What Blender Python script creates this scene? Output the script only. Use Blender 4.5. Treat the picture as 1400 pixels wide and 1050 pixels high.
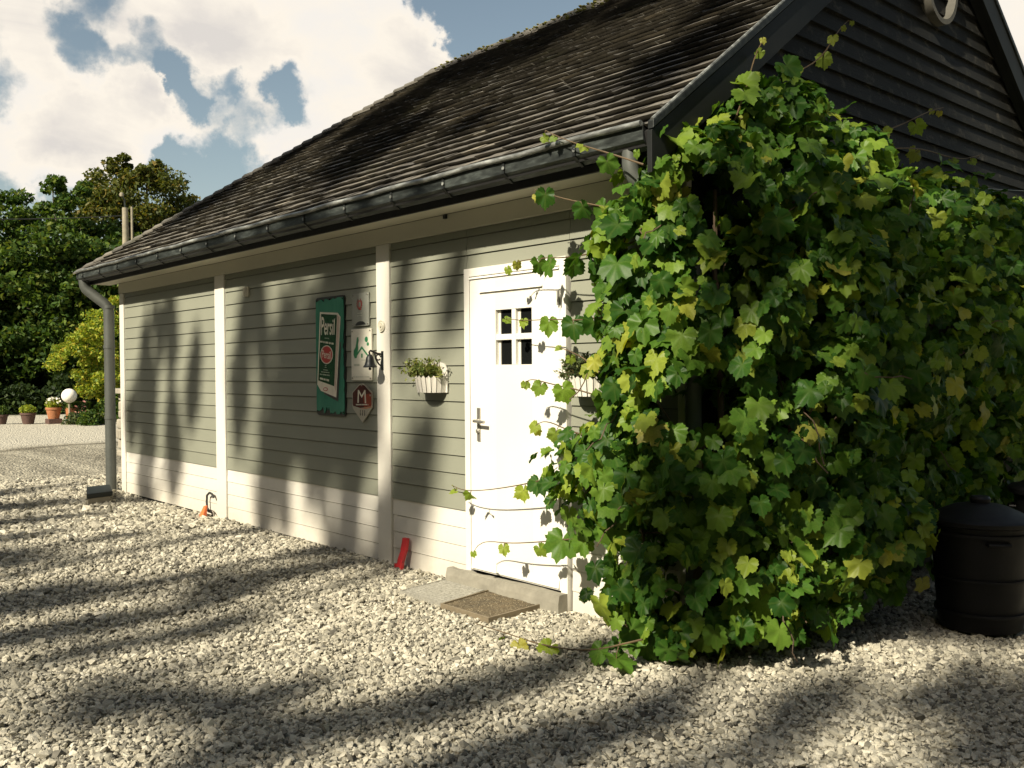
import bpy, math, random
import numpy as np
from mathutils import Vector, Matrix, noise
random.seed(7); RNG = np.random.default_rng(11)
R_ = math.radians
for o in list(bpy.data.objects): bpy.data.objects.remove(o)
SC = bpy.context.scene
COL = SC.collection

# ------------------------------------------------------------------ camera
cam_d = bpy.data.cameras.new('camera'); cam = bpy.data.objects.new('camera', cam_d); COL.objects.link(cam)
cam_d.sensor_width = 36.0; cam_d.lens = 32.545; cam_d.clip_end = 2000; cam_d.clip_start = 0.05
_r = Vector((0.664558, 0.747202, -0.007182)); _u = Vector((-0.00724, 0.01605, 0.999845)); _f = Vector((-0.747201, 0.664403, -0.016076))
CAM = Vector((4.9065, -4.1503, 1.5293))
cam.matrix_world = Matrix(((_r.x, _u.x, -_f.x, CAM.x), (_r.y, _u.y, -_f.y, CAM.y), (_r.z, _u.z, -_f.z, CAM.z), (0, 0, 0, 1)))
SC.camera = cam

# ------------------------------------------------------------------ sun
TOSUN = Vector((0.20, -1.0, 0.79)).normalized()
sun_d = bpy.data.lights.new('sun', 'SUN'); sun_d.energy = 5.0; sun_d.angle = R_(0.9); sun_d.color = (1.0, 0.905, 0.725)
sun = bpy.data.objects.new('sun', sun_d); COL.objects.link(sun)
sun.rotation_euler = TOSUN.to_track_quat('Z', 'Y').to_euler(); sun.location = (0, -10, 20)

# ------------------------------------------------------------------ world
W = bpy.data.worlds.new('World'); SC.world = W; W.use_nodes = True
nt = W.node_tree; nt.nodes.clear()
def N(t, **k):
    n = nt.nodes.new(t)
    for a, b in k.items(): setattr(n, a, b)
    return n
def L(a, b): nt.links.new(a, b)
def mth(op, a, b=None, c=None, clamp=False):
    n = N('ShaderNodeMath', operation=op, use_clamp=clamp)
    for i, v in enumerate((a, b, c)):
        if v is None: continue
        if isinstance(v, (int, float)): n.inputs[i].default_value = v
        else: L(v, n.inputs[i])
    return n.outputs[0]
out = N('ShaderNodeOutputWorld')
sky = N('ShaderNodeTexSky', sky_type='NISHITA', sun_disc=False)
sky.sun_elevation = math.asin(TOSUN.z); sky.sun_rotation = math.atan2(TOSUN.x, TOSUN.y); sky.altitude = 100
sky.air_density = 1.0; sky.dust_density = 1.2; sky.ozone_density = 1.2
bgs = N('ShaderNodeBackground'); bgs.inputs[1].default_value = 0.067
tint = N('ShaderNodeMixRGB', blend_type='MULTIPLY'); tint.inputs[0].default_value = 1; tint.inputs[2].default_value = (1.42, 1.22, 0.94, 1)
L(sky.outputs[0], tint.inputs[1]); L(tint.outputs[0], bgs.inputs[0])
tc = N('ShaderNodeTexCoord'); DIR = tc.outputs['Generated']
def wdir(u, v):       # direction in the world of a place in the sky
    return (_f + _r * ((u - 700) / 1265.64) - _u * ((v - 525) / 1265.64)).normalized()
# clumps of cloud (+) and gaps of blue (-): direction, angular radius (deg), weight
SKYB = [((0, 195), 3.6, .9), ((90, 215), 3.2, .7), ((120, 150), 2.4, .6), ((560, 120), 3, .6), ((240, 30), 3.0, .8), ((300, 205), 3.2, .7), ((180, 205), 3.2, .6), ((30, 215), 2.6, .5), ((300, 60), 2.6, .7), ((60, 40), 4.0, .75), ((150, 140), 5.0, .9), ((400, 20), 8.5, .8), ((470, 95), 5.2, .6), ((80, 195), 4.2, .8), ((370, 195), 5.2, .95),
        ((200, 215), 3.6, .55), ((620, 60), 2.6, .7), ((550, 40), 4, .5), ((840, -40), 5, .9), ((1420, 60), 8, 1.1), ((700,-200), 12, .5),
        ((262, 125), 2.2, -1.5), ((345, 132), 2.1, -1.3), ((225, 85), 2.0, -1.1), ((150, 45), 2.5, -.8), ((100, 72), 2.2, -.9), ((15, 135), 2.1, -1.1), ((690, 20), 4.4, -1.9), ((620, 5), 2.4, -1.0), ((760,-10), 3, -1.1),
        ((120, 262), 2.2, -1.1), ((290, 262), 4.0, -2.3), ((20, 262), 2.6, -1.4), ((240, 150), 1.5, -1.0), ((400, 141), 1.8, -1.2), ((200, 268), 2.2, -1.2)]
wn = N('ShaderNodeTexNoise'); wn.inputs['Scale'].default_value = 9; wn.inputs['Detail'].default_value = 7; wn.inputs['Roughness'].default_value = .6; L(DIR, wn.inputs['Vector'])
ws = N('ShaderNodeVectorMath', operation='SUBTRACT'); L(wn.outputs['Color'], ws.inputs[0]); ws.inputs[1].default_value = (.5, .5, .5)
wk = N('ShaderNodeVectorMath', operation='SCALE'); L(ws.outputs[0], wk.inputs[0]); wk.inputs['Scale'].default_value = .16
wa = N('ShaderNodeVectorMath', operation='ADD'); L(DIR, wa.inputs[0]); L(wk.outputs[0], wa.inputs[1])
wz = N('ShaderNodeVectorMath', operation='NORMALIZE'); L(wa.outputs[0], wz.inputs[0]); WD = wz.outputs[0]
acc = None
for (uv, rad, wt) in SKYB:
    d = wdir(*uv)
    dp = N('ShaderNodeVectorMath', operation='DOT_PRODUCT'); L(WD, dp.inputs[0]); dp.inputs[1].default_value = d
    mr = N('ShaderNodeMapRange', interpolation_type='SMOOTHSTEP')
    mr.inputs[1].default_value = math.cos(R_(rad * 1.35)); mr.inputs[2].default_value = 1.0
    mr.inputs[3].default_value = 0; mr.inputs[4].default_value = wt
    L(dp.outputs['Value'], mr.inputs[0])
    acc = mr.outputs[0] if acc is None else mth('ADD', acc, mr.outputs[0])
def wnoise(scale, detail, rough, dist=0.0, sz=1.0):
    mp = N('ShaderNodeMapping'); mp.inputs['Scale'].default_value = (1, 1, sz); L(DIR, mp.inputs[0])
    n = N('ShaderNodeTexNoise'); n.inputs['Scale'].default_value = scale; n.inputs['Detail'].default_value = detail
    n.inputs['Roughness'].default_value = rough; n.inputs['Distortion'].default_value = dist; L(mp.outputs[0], n.inputs['Vector']); return n.outputs[0]
n1 = wnoise(7.0, 9, .6, .15, 1.4); n2 = wnoise(2.3, 4, .5, .2, 1.8); n3 = wnoise(24, 6, .6, .2, 1.2)
dens = mth('ADD', mth('ADD', acc, mth('MULTIPLY', mth('SUBTRACT', n1, .5), 1.9)), mth('MULTIPLY', mth('SUBTRACT', n2, .60), 1.5))
dens = mth('ADD', dens, mth('MULTIPLY', mth('SUBTRACT', n3, .5), .9))
mask = N('ShaderNodeMapRange', interpolation_type='SMOOTHSTEP'); mask.inputs[1].default_value = -0.12; mask.inputs[2].default_value = 0.75; L(dens, mask.inputs[0])
ccol = N('ShaderNodeValToRGB'); L(mth('ADD', mth('MULTIPLY', dens, .20), mth('MULTIPLY', mth('SUBTRACT', wnoise(5.0, 8, .6, .5, 2.4), .46), 1.9)), ccol.inputs[0])
ccol.color_ramp.elements[0].position = 0.0; ccol.color_ramp.elements[0].color = (.98, 0.93, 0.86, 1)
ccol.color_ramp.elements[1].position = 0.75; ccol.color_ramp.elements[1].color = (0.78, 0.735, 0.69, 1)
e = ccol.color_ramp.elements.new(0.25); e.color = (1.04, 0.96, 0.84, 1)
bgc = N('ShaderNodeBackground'); L(ccol.outputs[0], bgc.inputs[0]); bgc.inputs[1].default_value = 0.59
mx = N('ShaderNodeMixShader'); L(mask.outputs[0], mx.inputs[0]); L(bgs.outputs[0], mx.inputs[1]); L(bgc.outputs[0], mx.inputs[2]); L(mx.outputs[0], out.inputs[0])

SC.view_settings.view_transform = 'Standard'; SC.view_settings.look = 'None'; SC.view_settings.exposure = 0.70; SC.view_settings.gamma = 1.0
SC.view_settings.use_curve_mapping = False
SC.render.engine = 'CYCLES'; SC.render.resolution_x = 1024; SC.render.resolution_y = 768
try: SC.cycles.max_bounces = 6; SC.cycles.transparent_max_bounces = 8
except Exception: pass

# ------------------------------------------------------------------ materials
class M_:
    def __init__(s, name):
        s.m = bpy.data.materials.new(name); s.m.use_nodes = True; s.t = s.m.node_tree; s.t.nodes.clear()
        s.out = s.n('ShaderNodeOutputMaterial'); s.p = s.n('ShaderNodeBsdfPrincipled'); s.l(s.p.outputs[0], s.out.inputs[0])
    def n(s, t, **k):
        x = s.t.nodes.new(t)
        for a, b in k.items(): setattr(x, a, b)
        return x
    def l(s, a, b): s.t.links.new(a, b)
    def set(s, sock, v):
        i = s.p.inputs[sock]
        if isinstance(v, (int, float)): i.default_value = v
        elif isinstance(v, tuple): i.default_value = v if len(v) == 4 else v + (1,)
        else: s.l(v, i)
        return s
    def math(s, op, a, b=None, clamp=False):
        n = s.n('ShaderNodeMath', operation=op, use_clamp=clamp)
        for i, v in enumerate((a, b)):
            if v is None: continue
            if isinstance(v, (int, float)): n.inputs[i].default_value = v
            else: s.l(v, n.inputs[i])
        return n.outputs[0]
    def co(s, scale=(1, 1, 1), kind='Object'):
        c = s.n('ShaderNodeTexCoord'); m = s.n('ShaderNodeMapping'); m.inputs['Scale'].default_value = scale
        s.l(c.outputs[kind], m.inputs[0]); return m.outputs[0]
    def noise(s, vec, scale, detail=4, rough=.55, dist=0):
        n = s.n('ShaderNodeTexNoise'); n.inputs['Scale'].default_value = scale; n.inputs['Detail'].default_value = detail
        n.inputs['Roughness'].default_value = rough; n.inputs['Distortion'].default_value = dist
        if vec is not None: s.l(vec, n.inputs['Vector'])
        return n.outputs[0]
    def ramp(s, fac, stops):
        r = s.n('ShaderNodeValToRGB'); s.l(fac, r.inputs[0]); el = r.color_ramp.elements
        for i, (p, c) in enumerate(stops):
            x = el[i] if i < 2 else el.new(p)
            x.position = p; x.color = tuple(c) + (1,)
        return r.outputs[0]
    def mix(s, f, a, b, mode='MIX'):
        m = s.n('ShaderNodeMixRGB', blend_type=mode)
        for i, v in enumerate((f, a, b)):
            if isinstance(v, (int, float)): m.inputs[i].default_value = v
            elif isinstance(v, tuple): m.inputs[i].default_value = v if len(v) == 4 else v + (1,)
            else: s.l(v, m.inputs[i])
        return m.outputs[0]
    def bump(s, h, strength=.3, dist=.01):
        b = s.n('ShaderNodeBump'); b.inputs['Strength'].default_value = strength; b.inputs['Distance'].default_value = dist
        s.l(h, b.inputs['Height']); s.l(b.outputs[0], s.p.inputs['Normal']); return s
    def rnd(s, objw=1.0):
        g = s.n('ShaderNodeNewGeometry'); o = s.n('ShaderNodeObjectInfo')
        return s.math('FRACT', s.math('ADD', g.outputs['Random Per Island'], s.math('MULTIPLY', o.outputs['Random'], objw)))

def simple(name, col, rough=.6, metal=0.0, var=.12, scale=8, bump=.15, spec=.5):
    m = M_(name); v = m.co()
    nz = m.noise(v, scale, 6, .6)
    m.set('Base Color', m.ramp(nz, [(.25, [c * (1 - var) for c in col]), (.75, [min(1, c * (1 + var)) for c in col])]))
    m.set('Roughness', rough).set('Metallic', metal).set('Specular IOR Level', spec)
    if bump: m.bump(m.noise(v, scale * 6, 5, .6), bump, .003)
    return m.m

def painted(name, col, dirt=(.30, .27, .2), dirtamt=.35, streak=(1.2, 1.2, 14), low=None):
    m = M_(name); v = m.co(streak)
    nz = m.noise(v, 3, 8, .65)
    v2 = m.co(); big = m.noise(v2, 1.3, 4, .5)
    base = m.ramp(big, [(.3, [c * .93 for c in col]), (.7, [min(1, c * 1.04) for c in col])])
    tone = m.rnd()
    base = m.mix(1.0, base, m.ramp(tone, [(0, (.93, .93, .93)), (1, (1, 1, 1))]), 'MULTIPLY')
    spots = m.ramp(m.noise(v2, 22, 6, .7), [(.62, (0, 0, 0)), (.76, (1, 1, 1))])
    f = m.math('MULTIPLY', spots, dirtamt)
    c = m.mix(f, base, dirt)
    if low is not None:   # splashed dirt near the ground
        g = m.n('ShaderNodeNewGeometry'); sp = m.n('ShaderNodeSeparateXYZ'); m.l(g.outputs['Position'], sp.inputs[0])
        mr = m.n('ShaderNodeMapRange'); mr.inputs[1].default_value = low; mr.inputs[2].default_value = 0.0; m.l(sp.outputs['Z'], mr.inputs[0])
        ff = m.math('MULTIPLY', mr.outputs[0], m.math('MULTIPLY', m.noise(v2, 14, 8, .75), .7), True)
        c = m.mix(ff, c, (.38, .33, .24))
    m.set('Base Color', c).set('Roughness', .55)
    m.bump(m.math('ADD', m.noise(m.co((1.5, 30, 30)), 6, 5, .6), m.math('MULTIPLY', spots, .4)), .18, .002)
    return m.m

MAT = {}
MAT['grey_paint'] = painted('sage_grey_painted_wood', (.242, .250, .196), (.09, .10, .08), .28)
MAT['white_paint'] = painted('cream_white_painted_wood', (.68, .655, .585), (.42, .37, .27), .30, low=.35)
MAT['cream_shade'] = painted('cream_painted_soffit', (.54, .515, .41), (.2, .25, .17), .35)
MAT['door_paint'] = painted('white_door_paint', (.74, .72, .66), (.50, .45, .35), .15, low=.12)
def black_wood():
    m = M_('weathered_black_boards'); v = m.co((30, 1.2, 30)); g = m.noise(v, 4, 8, .7)
    v2 = m.co(); wear_highlight = m.ramp(m.noise(v2, 7, 8, .75), [(.54, (0, 0, 0)), (.72, (1, 1, 1))])  # worn patches, their pale colour also standing in for grazing sun highlights
    c = m.ramp(g, [(.3, (.006, .0065, .006)), (.7, (.020, .020, .018))])
    f = m.math('MULTIPLY', m.math('MULTIPLY', wear_highlight, g), .9, True)
    m.set('Base Color', m.mix(f, c, (.16, .145, .115))).set('Roughness', .7).set('Specular IOR Level', .2).bump(m.math('ADD', g, wear_highlight), .5, .004); return m.m
MAT['black_wood'] = black_wood()
MAT['bargeboard'] = simple('dark_grey_bargeboard', (.011, .0125, .012), .6, 0, .35, 5, .25, .25)
def zinc(name, base):
    m = M_(name); v = m.co((1.5, 6, 6)); nz = m.noise(v, 4, 7, .65)
    m.set('Base Color', m.ramp(nz, [(.34, [c * .55 for c in base]), (.5, base), (.64, [c * 2.0 for c in base])]))
    m.set('Roughness', m.ramp(nz, [(.3, (.45, .45, .45)), (.7, (.62, .62, .62))])).set('Metallic', .55).bump(m.noise(m.co(), 30, 4, .6), .12, .003); return m.m
MAT['zinc'] = zinc('weathered_zinc', (.052, .060, .056))
MAT['zinc_dark'] = zinc('dark_zinc', (.028, .032, .031))
MAT['zinc_pipe'] = simple('grey_zinc_pipe', (.095, .102, .092), .5, .2, .18, 3, .05)
MAT['zinc_bright'] = zinc('bright_zinc_bead', (.22, .23, .215))
MAT['black'] = simple('matt_black', (.012, .012, .012), .6, 0, .2, 10, .05)
MAT['iron'] = simple('black_cast_iron', (.015, .018, .018), .45, .3, .2, 20, .2)
def shingle_mat():
    m = M_('weathered_wood_shingle'); r = m.rnd(); v = m.co((26, 3, 26)); g = m.noise(v, 3, 8, .7); v2 = m.co()
    base = m.ramp(r, [(0, (.115, .108, .096)), (.4, (.145, .136, .117)), (.85, (.18, .167, .14)), (.97, (.22, .20, .165)), (1, (.28, .255, .20))])
    c = m.mix(1.0, base, m.ramp(g, [(.25, (.55, .55, .55)), (.75, (1.25, 1.25, 1.25))]), 'MULTIPLY')
    li = m.ramp(m.noise(v2, 60, 5, .7), [(.64, (0, 0, 0)), (.72, (1, 1, 1))])
    c = m.mix(m.math('MULTIPLY', li, .45), c, (.30, .29, .21))
    ms = m.ramp(m.noise(v2, 2.2, 5, .6), [(.55, (0, 0, 0)), (.75, (1, 1, 1))])
    c = m.mix(m.math('MULTIPLY', ms, .35), c, (.075, .085, .03))
    m.set('Base Color', c).set('Roughness', .8).set('Specular IOR Level', .25).bump(m.math('ADD', g, m.math('MULTIPLY', li, .6)), .6, .004); return m.m
MAT['shingle'] = shingle_mat()
MAT['moss'] = simple('yellow_green_moss', (.22, .21, .055), .95, 0, .4, 20, .4)
def gravel_mat():
    m = M_('limestone_gravel'); r = m.n('ShaderNodeObjectInfo').outputs['Random']; v = m.co()
    base = m.ramp(r, [(0, (.11, .105, .09)), (.10, (.24, .23, .195)), (.28, (.37, .355, .295)), (.6, (.51, .485, .40)), (.88, (.61, .58, .485)), (1, (.72, .69, .585))])
    g = m.noise(v, 1.6, 6, .65)
    c = m.mix(1.0, base, m.ramp(g, [(.25, (.72, .71, .68)), (.75, (1.1, 1.08, 1.05))]), 'MULTIPLY')
    m.set('Base Color', c).set('Roughness', .85).set('Specular IOR Level', .2).bump(m.noise(v, 5, 5, .7), .35, .2); return m.m
MAT['gravel'] = gravel_mat()
def ground_mat():
    m = M_('gravel_ground')
    g = m.n('ShaderNodeNewGeometry'); pos = g.outputs['Position']
    vo = m.n('ShaderNodeTexVoronoi'); vo.inputs['Scale'].default_value = 26; m.l(pos, vo.inputs['Vector'])
    vs = m.n('ShaderNodeSeparateColor'); m.l(vo.outputs['Color'], vs.inputs[0])
    st = m.ramp(vs.outputs[0], [(0, (.16, .15, .12)), (.3, (.28, .265, .22)), (.7, (.39, .37, .305)), (1, (.52, .49, .405))])
    # tracks and dusty bands that run across the yard
    mp = m.n('ShaderNodeMapping'); mp.inputs['Rotation'].default_value = (0, 0, R_(-72)); mp.inputs['Scale'].default_value = (.11, .95, 1); m.l(pos, mp.inputs[0])
    band = m.ramp(m.noise(mp.outputs[0], 1.0, 6, .6), [(.38, (.60, .58, .54)), (.56, (1.12, 1.1, 1.04))])
    c = m.mix(1.0, st, band, 'MULTIPLY')
    sp = m.n('ShaderNodeSeparateXYZ'); m.l(pos, sp.inputs[0])
    # bright, finer court far to the left
    fx = m.n('ShaderNodeMapRange'); fx.inputs[1].default_value = -15.6; fx.inputs[2].default_value = -16.6; m.l(m.math('ADD', sp.outputs[0], m.math('MULTIPLY', sp.outputs[1], .25)), fx.inputs[0])
    c = m.mix(fx.outputs[0], c, (.50, .47, .385))
    # dark earthy lip where the court begins
    c2 = m.math('ABSOLUTE', m.math('ADD', m.math('ADD', sp.outputs[0], m.math('MULTIPLY', sp.outputs[1], .25)), m.math('ADD', 15.3, m.math('MULTIPLY', m.noise(pos, .6, 3), .5))))
    lip = m.n('ShaderNodeMapRange'); lip.inputs[1].default_value = .45; lip.inputs[2].default_value = .1; m.l(c2, lip.inputs[0])
    c = m.mix(m.math('MULTIPLY', lip.outputs[0], .75), c, (.13, .115, .085))
    # green beyond the court
    dgr = m.n('ShaderNodeMapRange'); dgr.inputs[1].default_value = 31.0; dgr.inputs[2].default_value = 34.0
    ln = m.n('ShaderNodeVectorMath', operation='LENGTH'); m.l(pos, ln.inputs[0]); m.l(ln.outputs['Value'], dgr.inputs[0])
    c = m.mix(dgr.outputs[0], c, (.05, .075, .02))
    m.set('Base Color', c).set('Roughness', .9).set('Specular IOR Level', .15)
    m.bump(m.math('ADD', m.math('MULTIPLY', vo.outputs['Distance'], -1.0), m.math('MULTIPLY', m.noise(pos, 5, 4), 1.5)), .8, .05); return m.m
MAT['ground'] = ground_mat()
def leaf_mat(name, stops, trans=.35, gloss=.4, objw=1.0, vein=True, tcol=None):
    m = M_(name); r = m.rnd(objw); v = m.co()
    c = m.ramp(r, stops)
    nz = m.noise(v, 9, 4, .6)
    c = m.mix(1.0, c, m.ramp(nz, [(.3, (.78, .8, .78)), (.7, (1.15, 1.12, 1.1))]), 'MULTIPLY')
    if vein:
        a = m.n('ShaderNodeAttribute'); a.attribute_name = 'vein'
        c = m.mix(m.math('MULTIPLY', a.outputs['Fac'], .12), c, (.30, .36, .10))
    m.set('Base Color', c).set('Roughness', gloss).set('Specular IOR Level', .18)
    tr = m.n('ShaderNodeBsdfTranslucent'); m.l(m.mix(1.0, c, tcol or (1.9, 1.75, .7), 'MULTIPLY'), tr.inputs[0])
    ms = m.n('ShaderNodeMixShader'); ms.inputs[0].default_value = trans
    m.l(m.p.outputs[0], ms.inputs[1]); m.l(tr.outputs[0], ms.inputs[2]); m.l(ms.outputs[0], m.out.inputs[0])
    return m.m
VST = [(0, (.018, .060, .008)), (.35, (.038, .105, .014)), (.62, (.085, .175, .022)), (.86, (.155, .25, .032)), (.975, (.25, .31, .04)), (1, (.32, .33, .05))]
MAT['vine_leaf'] = leaf_mat('grape_vine_leaf', VST, .36, .42)
MAT['vine_young'] = leaf_mat('young_vine_leaf', [(0, (.12, .20, .03)), (.6, (.22, .28, .045)), (1, (.30, .29, .06))], .4, .45)
MAT['tree_leaf'] = leaf_mat('mid_green_foliage', [(0, (.020, .048, .010)), (.5, (.050, .098, .018)), (.85, (.10, .155, .028)), (1, (.16, .19, .04))], .3, .5, 0, False)
MAT['maple_leaf'] = leaf_mat('olive_foliage', [(0, (.040, .058, .014)), (.5, (.080, .098, .022)), (.85, (.13, .135, .032)), (1, (.20, .145, .04))], .3, .5, 0, False)
MAT['bush_leaf'] = leaf_mat('yellow_green_foliage', [(0, (.10, .17, .022)), (.5, (.23, .31, .04)), (.85, (.38, .40, .06)), (1, (.48, .36, .06))], .35, .5, 0, False)
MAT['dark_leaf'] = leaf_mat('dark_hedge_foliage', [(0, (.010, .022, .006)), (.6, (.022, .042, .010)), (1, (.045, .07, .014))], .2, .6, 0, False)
MAT['pale_leaf'] = leaf_mat('pale_planter_foliage', [(0, (.06, .10, .025)), (.5, (.17, .22, .06)), (1, (.42, .43, .18))], .3, .5, 0, False)
MAT['dull_leaf'] = leaf_mat('dull_planter_foliage', [(0, (.025, .045, .02)), (.6, (.07, .10, .04)), (1, (.17, .20, .08))], .25, .5, 0, False)
MAT['flower_white'] = simple('white_petals', (.8, .78, .68), .7, 0, .1, 20, 0)
MAT['flower_pink'] = simple('pink_petals', (.65, .28, .24), .7, 0, .2, 20, 0)
MAT['bark'] = simple('grey_brown_bark', (.10, .085, .06), .9, 0, .4, 6, .6)
MAT['vine_stem'] = simple('brown_vine_stem', (.09, .06, .035), .8, 0, .3, 15, .4)
MAT['green_stem'] = simple('reddish_green_shoot', (.10, .065, .03), .6, 0, .3, 15, .1)
MAT['pole_wood'] = simple('grey_pole_wood', (.28, .25, .18), .85, 0, .25, 6, .3)
MAT['stone'] = simple('grey_rubble_stone', (.33, .30, .24), .9, 0, .3, 7, .6)
MAT['stone_step'] = simple('sandstone_step', (.24, .225, .18), .85, 0, .25, 9, .5)
MAT['mat_grey'] = simple('grey_scraper_mat', (.26, .25, .21), .85, 0, .35, 60, .8)
MAT['mat_brown'] = None
MAT['mat_edge'] = simple('mat_steel_frame', (.22, .18, .12), .6, .3, .25, 10, .2)
def brownmat():
    m = M_('brown_gritty_mat'); v = m.co(); s = m.ramp(m.noise(v, 90, 5, .75), [(.56, (0, 0, 0)), (.62, (1, 1, 1))])
    m.set('Base Color', m.mix(s, m.ramp(m.noise(v, 14, 5), [(.3, (.05, .038, .02)), (.7, (.115, .085, .045))]), (.42, .37, .25))).set('Roughness', .85)
    m.bump(m.noise(v, 60, 5, .7), .9, .006); return m.m
MAT['mat_brown'] = brownmat()
def plastic():
    m = M_('black_bin_plastic'); v = m.co(); d = m.ramp(m.noise(v, 60, 6, .8), [(.68, (0, 0, 0)), (.75, (1, 1, 1))])
    m.set('Base Color', m.mix(m.math('MULTIPLY', d, .35), m.ramp(m.noise(v, 3, 5), [(.3, (.004, .004, .0045)), (.7, (.008, .008, .0085))]), (.15, .14, .12)))
    m.set('Roughness', m.ramp(m.noise(v, 8, 5), [(.3, (.45, .45, .45)), (.7, (.6, .6, .6))])).set('Specular IOR Level', .3).bump(m.noise(v, 25, 4), .1, .003); return m.m
MAT['bin'] = plastic()
MAT['terracotta'] = simple('terracotta', (.36, .15, .065), .85, 0, .25, 12, .3)
MAT['dark_pot'] = simple('dark_clay', (.09, .05, .04), .8, 0, .3, 12, .3)
MAT['globe'] = simple('white_globe', (.86, .82, .74), .5, 0, .04, 4, .1)
MAT['enamel_green'] = M_('green_enamel')
def enamel():
    m = M_('chipped_green_enamel'); v = m.co(); ch = m.ramp(m.noise(v, 10, 8, .75), [(.73, (0, 0, 0)), (.76, (1, 1, 1))])
    c = m.ramp(m.noise(m.co((3, 1, 1)), 2.5, 5, .6), [(.3, (.030, .17, .11)), (.7, (.060, .25, .165))])
    m.set('Base Color', m.mix(ch, c, (.02, .018, .015))).set('Roughness', m.math('ADD', m.math('MULTIPLY', ch, .5), .22)).bump(m.noise(v, 5, 3), .15, .01); return m.m
MAT['enamel_green'] = enamel()
MAT['enamel_black'] = simple('bare_black_enamel', (.014, .013, .012), .35, 0, .4, 30, .5)
MAT['print_dkgreen'] = simple('dark_green_print', (.008, .062, .022), .25, 0, .1, 6, 0)
MAT['print_white'] = simple('cream_print', (.72, .66, .54), .3, 0, .08, 20, 0)
MAT['print_red'] = simple('red_print', (.42, .035, .03), .3, 0, .1, 6, 0)
MAT['print_faint'] = simple('faint_print', (.40, .42, .33), .4, 0, .1, 6, 0)
MAT['print_pink'] = simple('pale_pink_print', (.55, .42, .34), .3, 0, .1, 9, 0)
MAT['plaque_grey'] = simple('frosted_grey_plaque', (.30, .31, .27), .25, 0, .08, 5, 0)
MAT['plaque_white'] = simple('white_plaque', (.74, .71, .60), .25, 0, .05, 4, 0)
MAT['print_leafgreen'] = simple('logo_green', (.03, .22, .09), .3, 0, .1, 6, 0)
MAT['print_maroon'] = simple('maroon_plaque', (.075, .016, .012), .25, 0, .1, 6, 0)
MAT['print_rust'] = simple('rust_print', (.26, .045, .02), .25, 0, .2, 6, 0)
MAT['print_orange'] = simple('orange_print', (.55, .20, .08), .3, 0, .1, 6, 0)
MAT['plaque_cream'] = simple('cream_metal_plaque', (.45, .42, .34), .3, .2, .08, 6, 0)
MAT['print_brown'] = simple('brown_print', (.22, .05, .035), .3, 0, .1, 6, 0)
MAT['old_frame'] = simple('dull_painted_frame', (.09, .085, .07), .7, 0, .3, 9, .3)
MAT['steel'] = simple('brushed_steel', (.45, .43, .38), .35, .8, .1, 12, .1)
MAT['orange'] = simple('orange_plastic', (.75, .17, .05), .5, 0, .12, 15, .1)
MAT['red'] = simple('red_plastic', (.52, .025, .03), .45, 0, .15, 15, .1)
MAT['interior'] = simple('dark_interior', (.02, .02, .018), .8, 0, .2, 4, 0)
MAT['pot_dark'] = simple('dark_planter_liner', (.010, .016, .014), .6, 0, .2, 12, .1)
MAT['cable'] = simple('black_cable', (.02, .02, .018), .5, 0, .2, 12, 0)
def glass():
    m = M_('dark_window_glass'); m.set('Base Color', (.008, .009, .009)).set('Roughness', .08).set('Specular IOR Level', .25)
    m.bump(m.noise(m.co(), 6, 2), .02, .01); return m.m
MAT['glass'] = glass()

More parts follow.
